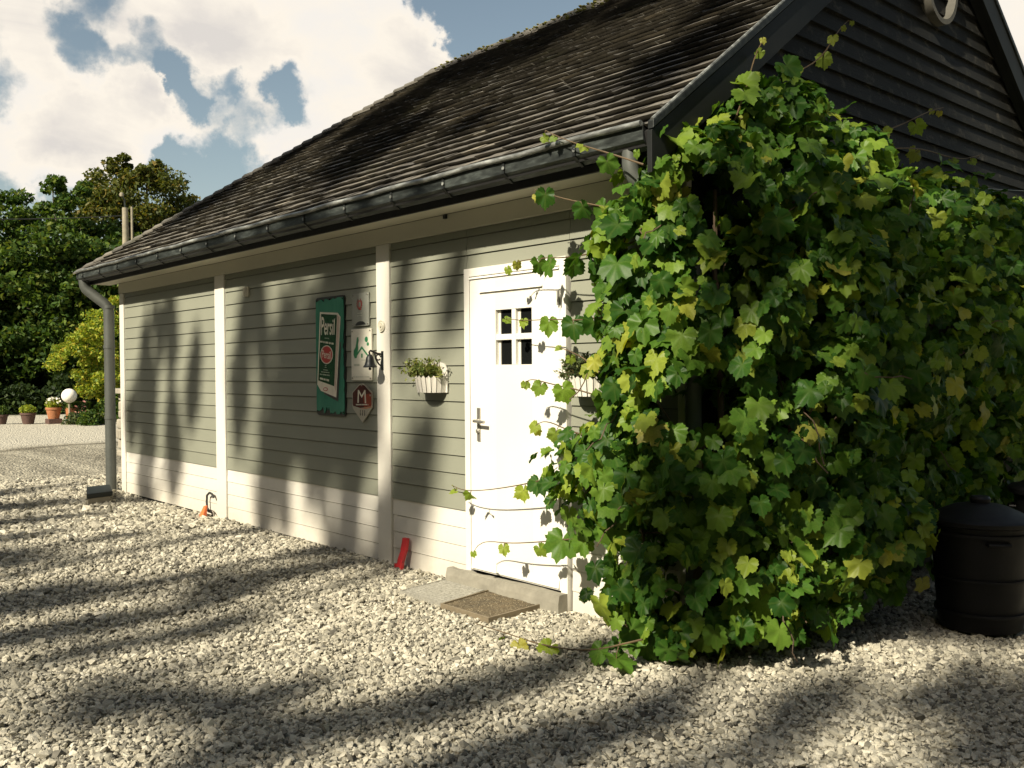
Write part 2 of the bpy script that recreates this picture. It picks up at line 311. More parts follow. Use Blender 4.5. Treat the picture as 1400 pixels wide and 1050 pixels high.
# ------------------------------------------------------------------ helpers
def loc_of(o):
    v = Vector((0, 0, 0))
    while o is not None: v = v + o.location; o = o.parent
    return v
def link(name, me, mat, parent=None, kind=None):
    o = bpy.data.objects.new(name, me); COL.objects.link(o)
    if parent is not None: o.parent = parent
    if mat is not None and not me.materials: me.materials.append(mat)
    if kind: o['kind'] = kind
    return o
def tag(o, label, cat, group=None):
    o['label'] = label; o['category'] = cat
    if group: o['group'] = group
    return o
def thing(name, label, cat, loc=(0, 0, 0), group=None):
    o = bpy.data.objects.new(name, None); COL.objects.link(o); o.location = loc; o.empty_display_size = .1
    return tag(o, label, cat, group)
class MB:
    def __init__(s): s.v = []; s.f = []; s.sm = False
    def add(s, vs, fs):
        b = len(s.v); s.v += [tuple(x) for x in vs]; s.f += [tuple(b + i for i in f) for f in fs]; return s
    def box(s, x0, x1, y0, y1, z0, z1):
        return s.hexa([(x0, y0, z0), (x1, y0, z0), (x1, y1, z0), (x0, y1, z0), (x0, y0, z1), (x1, y0, z1), (x1, y1, z1), (x0, y1, z1)])
    def hexa(s, p):
        return s.add(p, [(0, 3, 2, 1), (4, 5, 6, 7), (0, 1, 5, 4), (1, 2, 6, 5), (2, 3, 7, 6), (3, 0, 4, 7)])
    def obox(s, c, dx, dy, dz):
        c = Vector(c); dx = Vector(dx) / 2; dy = Vector(dy) / 2; dz = Vector(dz) / 2
        return s.hexa([c - dx - dy - dz, c + dx - dy - dz, c + dx + dy - dz, c - dx + dy - dz, c - dx - dy + dz, c + dx - dy + dz, c + dx + dy + dz, c - dx + dy + dz])
    def prism(s, pts, off):
        n = len(pts); off = Vector(off); a = [Vector(p) for p in pts]; b = [p + off for p in a]
        return s.add(a + b, [tuple(range(n))[::-1], tuple(range(n, 2 * n))] + [(i, (i + 1) % n, n + (i + 1) % n, n + i) for i in range(n)])
    def tube(s, pts, rad, seg=8, cap=True):
        pts = [Vector(p) for p in pts]; n = len(pts)
        rr = rad if isinstance(rad, (list, tuple)) else [rad] * n
        vs = []; prev = None
        for i, p in enumerate(pts):
            t = (pts[min(i + 1, n - 1)] - pts[max(i - 1, 0)]); t.normalize()
            if prev is None:
                a = Vector((0, 0, 1)) if abs(t.z) < .9 else Vector((1, 0, 0)); u = t.cross(a).normalized()
            else:
                u = (prev - t * prev.dot(t)).normalized()
            w = t.cross(u); prev = u
            for k in range(seg):
                a = 2 * math.pi * k / seg; vs.append(p + (u * math.cos(a) + w * math.sin(a)) * rr[i])
        fs = [(i * seg + k, i * seg + (k + 1) % seg, (i + 1) * seg + (k + 1) % seg, (i + 1) * seg + k) for i in range(n - 1) for k in range(seg)]
        if cap: fs += [tuple(range(seg))[::-1], tuple((n - 1) * seg + k for k in range(seg))]
        s.sm = True
        return s.add(vs, fs)
    def lathe(s, prof, c, seg=24, axis='z'):
        c = Vector(c); vs = []; n = len(prof)
        for (r, h) in prof:
            for k in range(seg):
                a = 2 * math.pi * k / seg
                if axis == 'z': vs.append(c + Vector((r * math.cos(a), r * math.sin(a), h)))
                else: vs.append(c + Vector((r * math.cos(a), -h, r * math.sin(a))))
        fs = [(i * seg + k, i * seg + (k + 1) % seg, (i + 1) * seg + (k + 1) % seg, (i + 1) * seg + k) for i in range(n - 1) for k in range(seg)]
        fs += [tuple(range(seg))[::-1], tuple((n - 1) * seg + k for k in range(seg))]
        s.sm = True
        return s.add(vs, fs)
    def build(s, name, mat, parent=None, kind=None, smooth=None, bevel=0, fixn=True):
        o0 = loc_of(parent) if parent is not None else Vector((0, 0, 0))
        me = bpy.data.meshes.new(name); me.from_pydata([Vector(v) - o0 for v in s.v], [], s.f)
        if fixn:
            import bmesh
            bm = bmesh.new(); bm.from_mesh(me); bmesh.ops.recalc_face_normals(bm, faces=bm.faces); bm.to_mesh(me); bm.free()
        if smooth if smooth is not None else s.sm:
            me.polygons.foreach_set('use_smooth', [True] * len(me.polygons))
            try: me.set_sharp_from_angle(angle=R_(40))
            except Exception: pass
        ob = link(name, me, mat, parent, kind)
        if bevel:
            b = ob.modifiers.new('bevel', 'BEVEL'); b.width = bevel; b.segments = 2; b.limit_method = 'ANGLE'
        return ob
def fastmesh(name, V, F, mat, parent=None, kind=None, smooth=False, attr=None):
    """V (n,3) array, F (m,k) array of equal sized faces"""
    if parent is not None: V = V - np.array(loc_of(parent))
    me = bpy.data.meshes.new(name); me.vertices.add(len(V)); me.vertices.foreach_set('co', V.astype(np.float32).ravel())
    m, k = F.shape; me.loops.add(m * k); me.loops.foreach_set('vertex_index', F.astype(np.int32).ravel())
    me.polygons.add(m); me.polygons.foreach_set('loop_start', np.arange(0, m * k, k, dtype=np.int32))
    try: me.polygons.foreach_set('loop_total', np.full(m, k, dtype=np.int32))
    except Exception: pass
    if smooth: me.polygons.foreach_set('use_smooth', np.ones(m, dtype=bool))
    if attr is not None:
        a = me.attributes.new(attr[0], 'FLOAT', 'POINT'); a.data.foreach_set('value', attr[1].astype(np.float32))
    me.update(calc_edges=True); me.validate()
    return link(name, me, mat, parent, kind)
def hgt(x, y):
    """height of the yard: shallow, uneven gravel"""
    h = .018 * math.sin(x * 1.3 + y * .7) + .014 * math.sin(x * .55 - y * 1.9 + 1) + .012 * noise.noise((x * 1.7, y * 1.7, 3)) + .02 * noise.noise((x * .5, y * .5, 8))
    d = max(abs(x + .5) - 1.6, abs(y + .25) - .55, 0)      # flat round the door mats
    k = min(1, d / .8)
    far = 1 if abs(x) < 20 else .4
    return (h * .9 - .006) * k * far - .010

# ================================================================== ground
def make_ground():
    def axis(a, b):
        core = np.arange(a, b + .001, .16); lo = a - np.geomspace(.3, 500, 34)[::-1]; hi = b + np.geomspace(.3, 500, 34)
        return np.concatenate([lo, core, hi])
    X = axis(-14, 6); Y = axis(-6, 6); nx, ny = len(X), len(Y)
    V = np.array([(x, y, hgt(x, y) if abs(x) < 60 and abs(y) < 60 else -.03) for y in Y for x in X])
    i = np.arange(nx - 1); j = np.arange(ny - 1); I, J = np.meshgrid(i, j); a = (J * nx + I).ravel()
    F = np.stack([a, a + 1, a + nx + 1, a + nx], 1)
    return fastmesh('ground', V, F, MAT['ground'], None, 'structure', True)
make_ground()

def make_gravel():
    """loose stones on the yard: points with size and turn, a stone set on each"""
    pts = []; rot = []; scl = []
    cx, cy = CAM.x, CAM.y; base = math.atan2(_f.y, _f.x)
    def emit(n, d0, d1, a0, a1, s0, s1, lift=.0):
        d = np.sqrt(RNG.uniform(d0 * d0, d1 * d1, n)); a = base + RNG.uniform(R_(a0), R_(a1), n)
        for x, y, s in zip(cx + d * np.cos(a), cy + d * np.sin(a), RNG.uniform(s0, s1, n)):
            if -7.3 < x < 1.70 and -.004 < y < 5.8: continue
            if -.40 < x < .74 and -.58 < y < .05 and abs(y + .0) > -.1:
                if inmat(x, y): continue
            s *= math.exp(RNG.normal(-.08, .30))
            pts.append((x, y, hgt(x, y) + s * .30 + RNG.uniform(-.006, .010) + lift))
            rot.append((RNG.normal(0, .5), RNG.normal(0, .5), RNG.uniform(0, 6.28)))
            q = RNG.uniform(.65, 1.3, 3); scl.append((s * q[0], s * q[1], s * q[2] * .62))
    emit(104000, 2.2, 6.0, -42, 42, .0075, .0150)
    emit(86000, 6.0, 9.5, -36, 36, .0092, .017)
    emit(52000, 9.5, 15.0, -2, 36, .015, .026)
    me = bpy.data.meshes.new('gravel'); me.from_pydata(pts, [], [])
    for nm, dat in (('rot', rot), ('scl', scl)):
        a = me.attributes.new(nm, 'FLOAT_VECTOR', 'POINT'); a.data.foreach_set('vector', np.array(dat, dtype=np.float32).ravel())
    o = link('gravel', me, MAT['gravel'], None, 'stuff')
    tag(o, 'loose pale limestone gravel covering the yard in front of the building', 'gravel')
    g = bpy.data.node_groups.new('scatter_stones', 'GeometryNodeTree')
    g.interface.new_socket('Geometry', in_out='INPUT', socket_type='NodeSocketGeometry'); g.interface.new_socket('Geometry', in_out='OUTPUT', socket_type='NodeSocketGeometry')
    n = lambda t: g.nodes.new(t)
    gi = n('NodeGroupInput'); go = n('NodeGroupOutput'); iop = n('GeometryNodeInstanceOnPoints'); jn = n('GeometryNodeJoinGeometry')
    for s in range(12):
        ic = n('GeometryNodeMeshIcoSphere'); ic.inputs['Radius'].default_value = 1; ic.inputs['Subdivisions'].default_value = 1
        vo = n('ShaderNodeTexNoise'); vo.noise_dimensions = '4D'; vo.inputs['W'].default_value = s * 7.7; vo.inputs['Scale'].default_value = 1.6; vo.inputs['Detail'].default_value = 1.5
        sb = n('ShaderNodeVectorMath'); sb.operation = 'SUBTRACT'; sb.inputs[1].default_value = (.5, .5, .5); g.links.new(vo.outputs['Color'], sb.inputs[0])
        sc = n('ShaderNodeVectorMath'); sc.operation = 'SCALE'; sc.inputs['Scale'].default_value = 2.6; g.links.new(sb.outputs[0], sc.inputs[0])
        sp = n('GeometryNodeSetPosition'); g.links.new(ic.outputs[0], sp.inputs[0]); g.links.new(sc.outputs[0], sp.inputs['Offset'])
        # knock it into flat facets
        dm = n('GeometryNodeConvexHull'); g.links.new(sp.outputs[0], dm.inputs[0])
        tr = n('GeometryNodeSetMaterial'); tr.inputs['Material'].default_value = MAT['gravel']; g.links.new(dm.outputs[0], tr.inputs[0])
        g2 = n('GeometryNodeGeometryToInstance'); g.links.new(tr.outputs[0], g2.inputs[0]); g.links.new(g2.outputs[0], jn.inputs[0])
    g.links.new(jn.outputs[0], iop.inputs['Instance']); iop.inputs['Pick Instance'].default_value = True
    ra = n('GeometryNodeInputNamedAttribute'); ra.data_type = 'FLOAT_VECTOR'; ra.inputs['Name'].default_value = 'rot'
    sa = n('GeometryNodeInputNamedAttribute'); sa.data_type = 'FLOAT_VECTOR'; sa.inputs['Name'].default_value = 'scl'
    g.links.new(ra.outputs[0], iop.inputs['Rotation']); g.links.new(sa.outputs[0], iop.inputs['Scale'])
    g.links.new(gi.outputs[0], iop.inputs['Points']); g.links.new(iop.outputs[0], go.inputs[0])
    md = o.modifiers.new('stones', 'NODES'); md.node_group = g
MATQ = [[(-.314, -.545), (.171, -.539), (.040, .010), (-.400, -.005)], [(.180, -.575), (.656, -.574), (.625, .030), (.080, .030)]]
def inmat(x, y):
    for q in MATQ:
        ins = True
        for i in range(4):
            a = q[i]; b = q[(i + 1) % 4]
            if (b[0] - a[0]) * (y - a[1]) - (b[1] - a[1]) * (x - a[0]) < 0: ins = False
        if ins: return True
    return False
make_gravel()

# ================================================================== building
XL, XR, YB = -7.272, 1.72, 5.78
BP = .13; Z0 = .52
bld = thing('timber_building', 'long grey and white clapboard outbuilding with a black gable and shingle roof', 'building', (0, 0, 0))
fw = MB().box(XL + .02, XR - .03, .012, .14, -.1, 2.66).build('front_wall', MAT['black'], bld)
# dark interior shell: left, back and right walls behind the boards
MB().box(XL + .02, XL + .14, .15, YB, -.1, 2.66).build('side_wall', MAT['black_wood'], bld)
MB().box(XL + .15, XR - .16, YB - .12, YB, -.1, 2.66).build('back_wall', MAT['black_wood'], bld)
PANELS = [(-7.125, -4.404), (-4.176, -1.358), (-1.172, -.219), (.812, 1.66)]
DOORX = (-.217, .800); DOORT = 2.236
def clap(x0, x1, zb, zt, mat, lip=.013):
    ya = -.006 - lip; x0 += .0015; x1 -= .0015
    j = random.uniform(-.0012, .0012)
    m = MB(); m.hexa([(x0, ya + j, zb), (x1, ya - j, zb), (x1, .010, zb), (x0, .010, zb), (x0, ya + lip - .002, zt), (x1, ya + lip - .002, zt), (x1, .010, zt), (x0, .010, zt)])
    return m.build('board', mat, fw, fixn=False)
for (a, b) in PANELS:
    for k in range(-4, 16):
        zb = Z0 + k * BP; zt = zb + BP - .005
        if k == 15: zt = 2.522
        if k < 0: clap(a, b, zb + .0015, zt + .0015, MAT['white_paint'], .007)
        else: clap(a, b, zb, zt, MAT['grey_paint'])
# boards above the door
for k in range(13, 16):
    zb = Z0 + k * BP; zt = zb + BP - .005
    if k == 13: zb = DOORT + .002
    if k == 15: zt = 2.522
    clap(DOORX[0], DOORX[1] + .01, zb, zt, MAT['grey_paint'])
for (x0, x1) in ((-7.272, -7.127), (-4.402, -4.178), (-1.356, -1.174), (1.662, 1.735)):
    MB().box(x0, x1, -.030 if x0 > -7 else -.026, .009, -.02, 2.522).build('post', MAT['white_paint'], fw, bevel=.004)
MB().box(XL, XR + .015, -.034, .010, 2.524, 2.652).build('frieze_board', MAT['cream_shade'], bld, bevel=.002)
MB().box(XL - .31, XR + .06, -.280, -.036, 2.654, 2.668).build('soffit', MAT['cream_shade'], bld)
MB().box(XL - .31, XR + .10, -.302, -.282, 2.640, 2.80).build('fascia', MAT['black'], bld)

# gable wall and its lapped boards
SL = .747; YR = 2.89; ZR = 5.27
def roofz(y): return ZR - .05 - SL * abs(y - YR)       # underside of the roof
gp = [(XR - .16, .15, -.1), (XR - .16, YB - .01, -.1), (XR - .16, YB - .01, 2.66), (XR - .16, YR, roofz(YR) - .14), (XR - .16, .15, 2.66)]
gw = MB().prism(gp, (.10, 0, 0)).build('gable_wall', MAT['black'], bld)
GB = .1275; zb0 = 3.868 - 30 * GB
for k in range(0, 43):
    zb = zb0 + k * GB; zt = zb + GB + .006
    if zb > roofz(YR) - .18: break
    def ylim(z):
        if z < 2.62: return (-.018, YB + .015)
        w = (roofz(YR) - .02 - z) / SL
        return (max(-.018, YR - w), min(YB + .015, YR + w))
    y0b, y1b = ylim(zb); y0t, y1t = ylim(zt); xo = XR + .028 + random.uniform(-.003, .003); xi = XR - .058
    pj = random.uniform(-.004, .004)
    m = MB(); m.hexa([(xi, y0b, zb), (xo, y0b, zb + pj), (xo, y1b, zb - pj), (xi, y1b, zb), (xi, y0t, zt), (XR + .001, y0t, zt), (XR + .001, y1t, zt), (xi, y1t, zt)])
    m.build('board', MAT['black_wood'], gw)
# round window in the gable
cy, cz, rr = 3.03, 4.43, .245
rw = MB()
seg = 40; vs = []
for (rad, x) in ((rr, XR + .085), (rr + .038, XR + .085), (rr + .038, XR - .06), (rr, XR - .06)):
    for k in range(seg):
        a = 2 * math.pi * k / seg; vs.append((x, cy + rad * math.cos(a) * .92, cz + rad * math.sin(a) * 1.04))
rw.add(vs, [(i * seg + k, i * seg + (k + 1) % seg, ((i + 1) % 4) * seg + (k + 1) % seg, ((i + 1) % 4) * seg + k) for i in range(4) for k in range(seg)]); rw.sm = True
rwo = rw.build('round_window', MAT['old_frame'], gw)
MB().add([(XR - .03, cy + rr * math.cos(2 * math.pi * k / seg) * .93, cz + rr * math.sin(2 * math.pi * k / seg) * 1.05) for k in range(seg)], [tuple(range(seg))]).build('pane', MAT['glass'], rwo)

# ---- roof deck
EY = -.43; EZ = ZR - SL * (YR - EY); EYB = 2 * YR - EY; EXL = -7.62; EXR = 1.83; RXL = -4.45
def deck(dz, ins=0):
    return [(EXL + ins, EY + ins, EZ + dz), (EXR, EY + ins, EZ + dz), (EXR, EYB - ins, EZ + dz), (EXL + ins, EYB - ins, EZ + dz), (RXL, YR, ZR + dz), (EXR, YR, ZR + dz)]
d1 = deck(-.035); d2 = deck(-.105, .02)
fs = [(0, 1, 5, 4), (2, 3, 4, 5), (3, 0, 4)]
m = MB(); m.add(d1 + d2, fs + [tuple(6 + i for i in f)[::-1] for f in fs] + [(0, 6, 7, 1), (2, 8, 9, 3), (3, 9, 6, 0), (1, 7, 11, 5), (5, 11, 8, 2)])
roof = m.build('roof', MAT['black'], bld)
# shingles
ang = math.atan(SL); UX = Vector((1, 0, 0)); US = Vector((0, math.cos(ang), math.sin(ang))); UN = Vector((0, -math.sin(ang), math.cos(ang)))
def shingle_verts(w, l, t, jag):
    n = 4; xs = [w * i / n for i in range(n + 1)]
    low = [(x, jag[i], t) for i, x in enumerate(xs)]
    V = low + [(w * .98, l, .004), (w * .02, l, .004)] + [(x, jag[i] + t * 1.1, -.004) for i, x in enumerate(xs)] + [(w * .98, l, 0), (w * .02, l, 0)]
    k = n + 3; F = [tuple(range(k)), tuple(range(k, 2 * k))[::-1]] + [(i, k + i, k + (i + 1) % k, (i + 1) % k) for i in range(k)]
    return V, F
EXPO = .130; SLEN = (YR - EY) / math.cos(ang); rows = int(SLEN / EXPO) + 1
SH = []
SPALL = []
for r in range(rows):
    s0 = r * EXPO - .01; x = EXL - .2 + random.uniform(0, .1)
    wob = random.uniform(-.004, .004)
    while x < EXR + .01:
        w = random.uniform(.14, .30); x1 = min(x + w, EXR + .012)
        if x1 - x > .03:
            frac = (s0 + .02) / SLEN
            hx = EXL + (RXL - EXL) * max(0, frac)
            if (x + x1) / 2 > hx - .0:
                xa = max(x, hx - .02)
                if x1 - xa > .03: SPALL.append((xa + .002, x1 - .002, s0 + wob, r))
        x = x1
V2 = []; F2 = []
def sh_world(x, s, lift, tilt):
    o = Vector((0, EY, EZ)) + UX * x + US * s + UN * (lift - .036)
    return o
SPALL.sort(key=lambda q: (Vector((0, EY, EZ)) + UX * q[0] + US * q[2] - CAM).length)
variants = []
for i in range(8):
    jag = [random.uniform(-.011, .011) for _ in range(5)]
    V, F = shingle_verts(1.0, .20, random.uniform(.027, .040), jag)
    me = bpy.data.meshes.new('shingle'); me.from_pydata(V, [], F); me.materials.append(MAT['shingle']); variants.append((me, V, F))
for i, (xa, xb, s, r) in enumerate(SPALL):
    me, V, F = random.choice(variants); w = xb - xa
    s_ = s + random.uniform(-.006, .006); lift = random.uniform(.006, .011) ; tw = random.gauss(0, .013); tilt = random.uniform(.045, .09)
    o = sh_world(xa, s_, lift, 0)
    ux = (UX + UN * tw).normalized(); us = (US - UN * tilt).normalized(); un = ux.cross(us)
    Mx = Matrix(((ux.x * w, us.x, un.x, o.x), (ux.y * w, us.y, un.y, o.y), (ux.z * w, us.z, un.z, o.z), (0, 0, 0, 1)))
    if i < 300:
        ob = bpy.data.objects.new('shingle', me); COL.objects.link(ob); ob.parent = roof; ob.matrix_local = Mx
    else:
        b = len(V2); V2 += [Mx @ Vector(v) for v in V]; F2 += [tuple(b + k for k in f) for f in F]
m = MB(); m.v = [tuple(v) for v in V2]; m.f = F2
m.build('shingles', MAT['shingle'], roof, 'stuff', fixn=False)
# ridge and hip caps
H0 = Vector((EXL, EY, EZ)); H1 = Vector((RXL, YR, ZR)); hd = (H1 - H0); hl = hd.length; hd.normalize()
s = .0; k = 0
side = Vector((0, 1, 0)).cross(hd); 
while s < hl - .05:
    c = H0 + hd * s; e = H0 + hd * (s + .24) ; up = Vector((0, 0, 1)); L1 = Vector((.70, -.16, -.02)).normalized(); 
    a1 = (hd.cross(UN)).normalized(); a1 = a1 if a1.y < 0 or a1.x > 0 else -a1
    nb = Vector((-SL, 0, 1)).normalized(); b1 = hd.cross(nb).normalized(); b1 = b1 if b1.x < 0 or b1.y > 0 else -b1
    w = .085 + random.uniform(-.01, .012); j = random.uniform(0, .01); lo = .042 + j; hi = .012
    P = [c + up * lo, c + a1 * w + UN * (lo - .01), c + b1 * w + nb * (lo - .01), e + up * hi, e + a1 * w * .9 + UN * (hi - .008), e + b1 * w * .9 + nb * (hi - .008)]
    Q = [p - up * .02 for p in P]
    MB().add(P + Q, [(0, 1, 4, 3), (0, 3, 5, 2), (6, 9, 10, 7), (6, 8, 11, 9), (0, 2, 8, 6), (0, 6, 7, 1), (3, 4, 10, 9), (3, 9, 11, 5), (1, 7, 10, 4), (2, 5, 11, 8)]).build('hip_cap', MAT['shingle'], roof)
    s += .145 + random.uniform(-.01, .01)
x = RXL - .05
while x < EXR:
    x1 = min(x + .30, EXR + .01); w = .10; lo = .04 + random.uniform(0, .008); z = ZR
    prof0 = [(YR, z + lo), (YR - w, z - w * SL + lo - .008), (YR + w, z - w * SL + lo - .008)]
    prof1 = [(YR, z + lo - .014), (YR - w, z - w * SL + lo - .022), (YR + w, z - w * SL + lo - .022)]
    P = [(x, a, b) for a, b in prof0] + [(x1, a, b) for a, b in prof1]; Q = [(p[0], p[1], p[2] - .02) for p in P]
    MB().add(P + Q, [(0, 1, 4, 3), (0, 3, 5, 2), (6, 9, 10, 7), (6, 8, 11, 9), (0, 2, 8, 6), (0, 6, 7, 1), (3, 4, 10, 9), (3, 9, 11, 5), (1, 7, 10, 4), (2, 5, 11, 8)]).build('ridge_cap', MAT['shingle'], roof)
    x += .22
# bargeboards, verge strips and box end
for sgn, nm in ((-1, 'front'), (1, 'back')):
    ya = YR + sgn * (YR - EY + .035); za = ZR - SL * (YR - EY + .035)
    def q(y, z, d): return (XR + .10, y, z - d)
    pts = [(XR + .095, YR, ZR - .02), (XR + .095, ya, za - .02), (XR + .095, ya, za - .215 - .02), (XR + .095, YR, ZR - .235)]
    MB().prism(pts, (.032, 0, 0)).build('bargeboard', MAT['bargeboard'], bld, bevel=.002)
    pts = [(XR + .10, YR, ZR + .03), (XR + .10, ya, za + .03), (XR + .10, ya, za - .012), (XR + .10, YR, ZR - .012)]
    MB().prism(pts, (.040, 0, 0)).build('verge_strip', MAT['zinc_dark'], bld, bevel=.004)
    MB().tube([(XR + .128, ya, za + .034), (XR + .128, YR, ZR + .034)], .010, 8).build('verge_bead', MAT['zinc_bright'], bld)
    # flat trim under the bargeboard along the wall and its soffit
    pts = [(XR + .03, YR, ZR - .20), (XR + .03, YR + sgn * 3.0, ZR - .20 - 3.0 * SL), (XR + .03, YR + sgn * 3.0, ZR - .225 - 3.0 * SL), (XR + .03, YR, ZR - .225)]
    MB().prism(pts, (.064, 0, 0)).build('verge_soffit', MAT['bargeboard'], bld)
# moss along the ridge
mp = []
for i in range(600):
    x = random.triangular(-2.0, 1.6, -.6) if random.random() < .75 else random.uniform(-4.4, 1.7); y = YR - abs(random.gauss(0, .09)); s = random.uniform(.012, .035)
    mp.append((x, y, ZR - SL * (YR - y) + .045 + random.uniform(-.01, .012), s))
oc = [(1, 0, 0), (0, 1, 0), (-1, 0, 0), (0, -1, 0), (0, 0, 1), (0, 0, -1)]; of = [(0, 1, 4), (1, 2, 4), (2, 3, 4), (3, 0, 4), (1, 0, 5), (2, 1, 5), (3, 2, 5), (0, 3, 5)]
m = MB()
for x, y, z, s in mp: m.add([(x + a * s * random.uniform(.6, 1.3), y + b * s, z + c * s * .6) for a, b, c in oc], of)
m.build('moss', MAT['moss'], roof, 'stuff', fixn=False)

# ---- gutter
GX0, GX1 = -7.60, 1.765
def gut(x0, x1): pass
prof = [(-.300, 2.785), (-.304, 2.690), (-.370, 2.672), (-.436, 2.715), (-.438, 2.790), (-.428, 2.790), (-.427, 2.720), (-.368, 2.681), (-.312, 2.698), (-.308, 2.785)]
P = [(GX0, a, b) for a, b in prof] + [(GX1, a, b) for a, b in prof]; n = len(prof)
m = MB(); m.add(P, [(i, (i + 1) % n, n + (i + 1) % n, n + i) for i in range(n)])
gutter = m.build('gutter', MAT['zinc'], bld)
for xe, nm in ((GX0 - .004, 'l'), (GX1, 'r')):
    MB().prism([(xe, -.300, 2.79), (xe, -.302, 2.688), (xe, -.370, 2.668), (xe, -.440, 2.712), (xe, -.440, 2.80)], (.004, 0, 0)).build('end_cap', MAT['zinc_dark'], gutter)
MB().tube([(GX0 + i * (GX1 - GX0) / 40, -.452, 2.800 + .004 * math.sin(i * 1.7)) for i in range(41)], .0165, 10).build('rolled_edge', MAT['zinc_bright'], gutter)
x = GX0 + .25
while x < GX1:
    m = MB(); w = .011
    path = [(-.440, 2.800), (-.4425, 2.714), (-.371, 2.6655), (-.300, 2.684)]
    for (a, b), (c, d) in zip(path[:-1], path[1:]):
        m.obox(((x), (a + c) / 2 - .001, (b + d) / 2 - .001), (w * 2, 0, 0), (0, c - a, d - b), (0, .004, .004) if abs(c - a) > .02 else (0, .005, 0))
    m.build('bracket', MAT['zinc_dark'], gutter)
    m2 = MB().lathe([(.0, .0), (.012, .0), (.012, .004), (0, .005)], (x + .004, -.447, 2.745), 8, 'y').build('rivet', MAT['zinc_bright'], gutter)
    x += .62 if x < -1 else .60
# ---- downpipes
def pipe(pts, r, nm='downpipe', mat='zinc_pipe'):
    q = [Vector(p) for p in pts]
    o = [q[0]]
    for i in range(1, len(q) - 1):
        a, b, c = q[i - 1], q[i], q[i + 1]
        p0 = b + (a - b).normalized() * .07; p1 = b + (c - b).normalized() * .07
        for t in (0, .33, .66, 1): o.append((p0 * (1 - t) + b * t) * (1 - t) + (b * (1 - t) + p1 * t) * t)
    o.append(q[-1])
    return MB().tube(o, r, 16).build(nm, MAT[mat], bld)
dp = pipe([(-7.53, -.37, 2.70), (-7.53, -.37, 2.60), (-7.365, -.125, 2.36), (-7.365, -.125, .02)], .064)
for z in (2.36, 1.85, .95): MB().lathe([(.0655, -.02), (.070, -.02), (.070, .02), (.0655, .02)], (-7.365, -.125, z), 20).build('pipe_joint', MAT['zinc_pipe'], dp)
dp2 = pipe([(1.62, -.37, 2.69), (1.62, -.37, 2.55), (1.80, -.07, 2.35), (1.80, -.07, .02)], .045, 'downpipe', 'zinc_pipe')

# ---- vent on second panel, drain tray etc
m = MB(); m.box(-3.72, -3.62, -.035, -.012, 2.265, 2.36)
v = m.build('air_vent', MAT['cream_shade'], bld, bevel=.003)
for k in range(4): MB().box(-3.71, -3.63, -.043, -.036, 2.278 + k * .02, 2.286 + k * .02).build('slat', MAT['cream_shade'], v)
MB().box(-.44, -.41, -.055, -.036, 2.62, 2.65).build('cable_clip', MAT['iron'], bld)

# ---- door
door = None
fr = MB()
x0, x1 = DOORX; zb, zt = .115, DOORT; t = .058
fr.box(x0, x0 + t, -.045, .008, 0, zt); fr.box(x1 - t, x1, -.045, .008, 0, zt); fr.box(x0 + t + .0005, x1 - t - .0005, -.045, .008, zt - t, zt)
frm = fr.build('door_frame', MAT['door_paint'], bld, bevel=.003)
lx0, lx1, lz0, lz1 = x0 + t + .004, x1 - t - .004, .122, zt - t - .004
wx0, wx1, wz0, wz1 = .120, .482, 1.560, 1.932
dl = MB()
ys, yi = -.040, .006
dl.box(lx0, wx0, ys, yi, lz0, lz1); dl.box(wx1, lx1, ys, yi, lz0, lz1); dl.box(wx0 + .0002, wx1 - .0002, ys, yi, lz0, wz0); dl.box(wx0 + .0002, wx1 - .0002, ys, yi, wz1, lz1)
door = dl.build('door', MAT['door_paint'], bld)
# glazing bars and panes
cxm = (wx0 + wx1) / 2; czm = (wz0 + wz1) / 2
g = MB(); b = .020; g.box(cxm - b, cxm + b, ys + .002, yi - .002, wz0, wz1); g.box(wx0, cxm - b - .0002, ys + .002, yi - .002, czm - b, czm + b); g.box(cxm + b + .0002, wx1, ys + .002, yi - .002, czm - b, czm + b)
g.build('glazing_bar', MAT['door_paint'], door, bevel=.003)
for (a, c) in ((wx0, cxm - b), (cxm + b, wx1)):
    for (e, f) in ((wz0, czm - b), (czm + b, wz1)):
        MB().box(a + .001, c - .001, -.010, -.006, e + .001, f - .001).build('pane', MAT['glass'], door)
        MB().box(a + .001, a + .026, -.0145, -.0105, e + .001, f - .001).build('pane_edge', MAT['white_paint'], door)
# raised picture mould round the window, weather lips and bottom board
def lip(xa, xb, z, d=.014, h=.012):
    MB().hexa([(xa, ys - .001 - d, z), (xb, ys - .001 - d, z), (xb, ys - .001, z), (xa, ys - .001, z), (xa, ys - .001 - d * .3, z + h), (xb, ys - .001 - d * .3, z + h), (xb, ys - .001, z + h), (xa, ys - .001, z + h)]).build('moulding', MAT['door_paint'], door)
lip(-.045, .587, 2.060); lip(lx0, lx1, lz1 - .014, .010, .010)
lip(lx0 + .01, lx1 - .01, .135, .012, .05)
h = MB().box(-.078, -.046, ys - .009, ys - .0005, 1.03, 1.262).build('handle_plate', MAT['steel'], door, bevel=.002)
MB().tube([(-.062, ys - .009, 1.172), (-.062, ys - .050, 1.172), (-.055, ys - .056, 1.172), (.055, ys - .056, 1.168)], .0105, 10).build('lever', MAT['steel'], door)
MB().lathe([(.0, .0), (.016, 0), (.016, .012), (.010, .016), (0, .017)], (-.062, ys - .008, 1.10), 14, 'y').build('lock_cylinder', MAT['steel'], door)
for z in (1.93, .62): MB().tube([(lx1 + .002, ys - .012, z), (lx1 + .002, ys - .012, z + .10)], .009, 8).build('hinge', MAT['steel'], door)

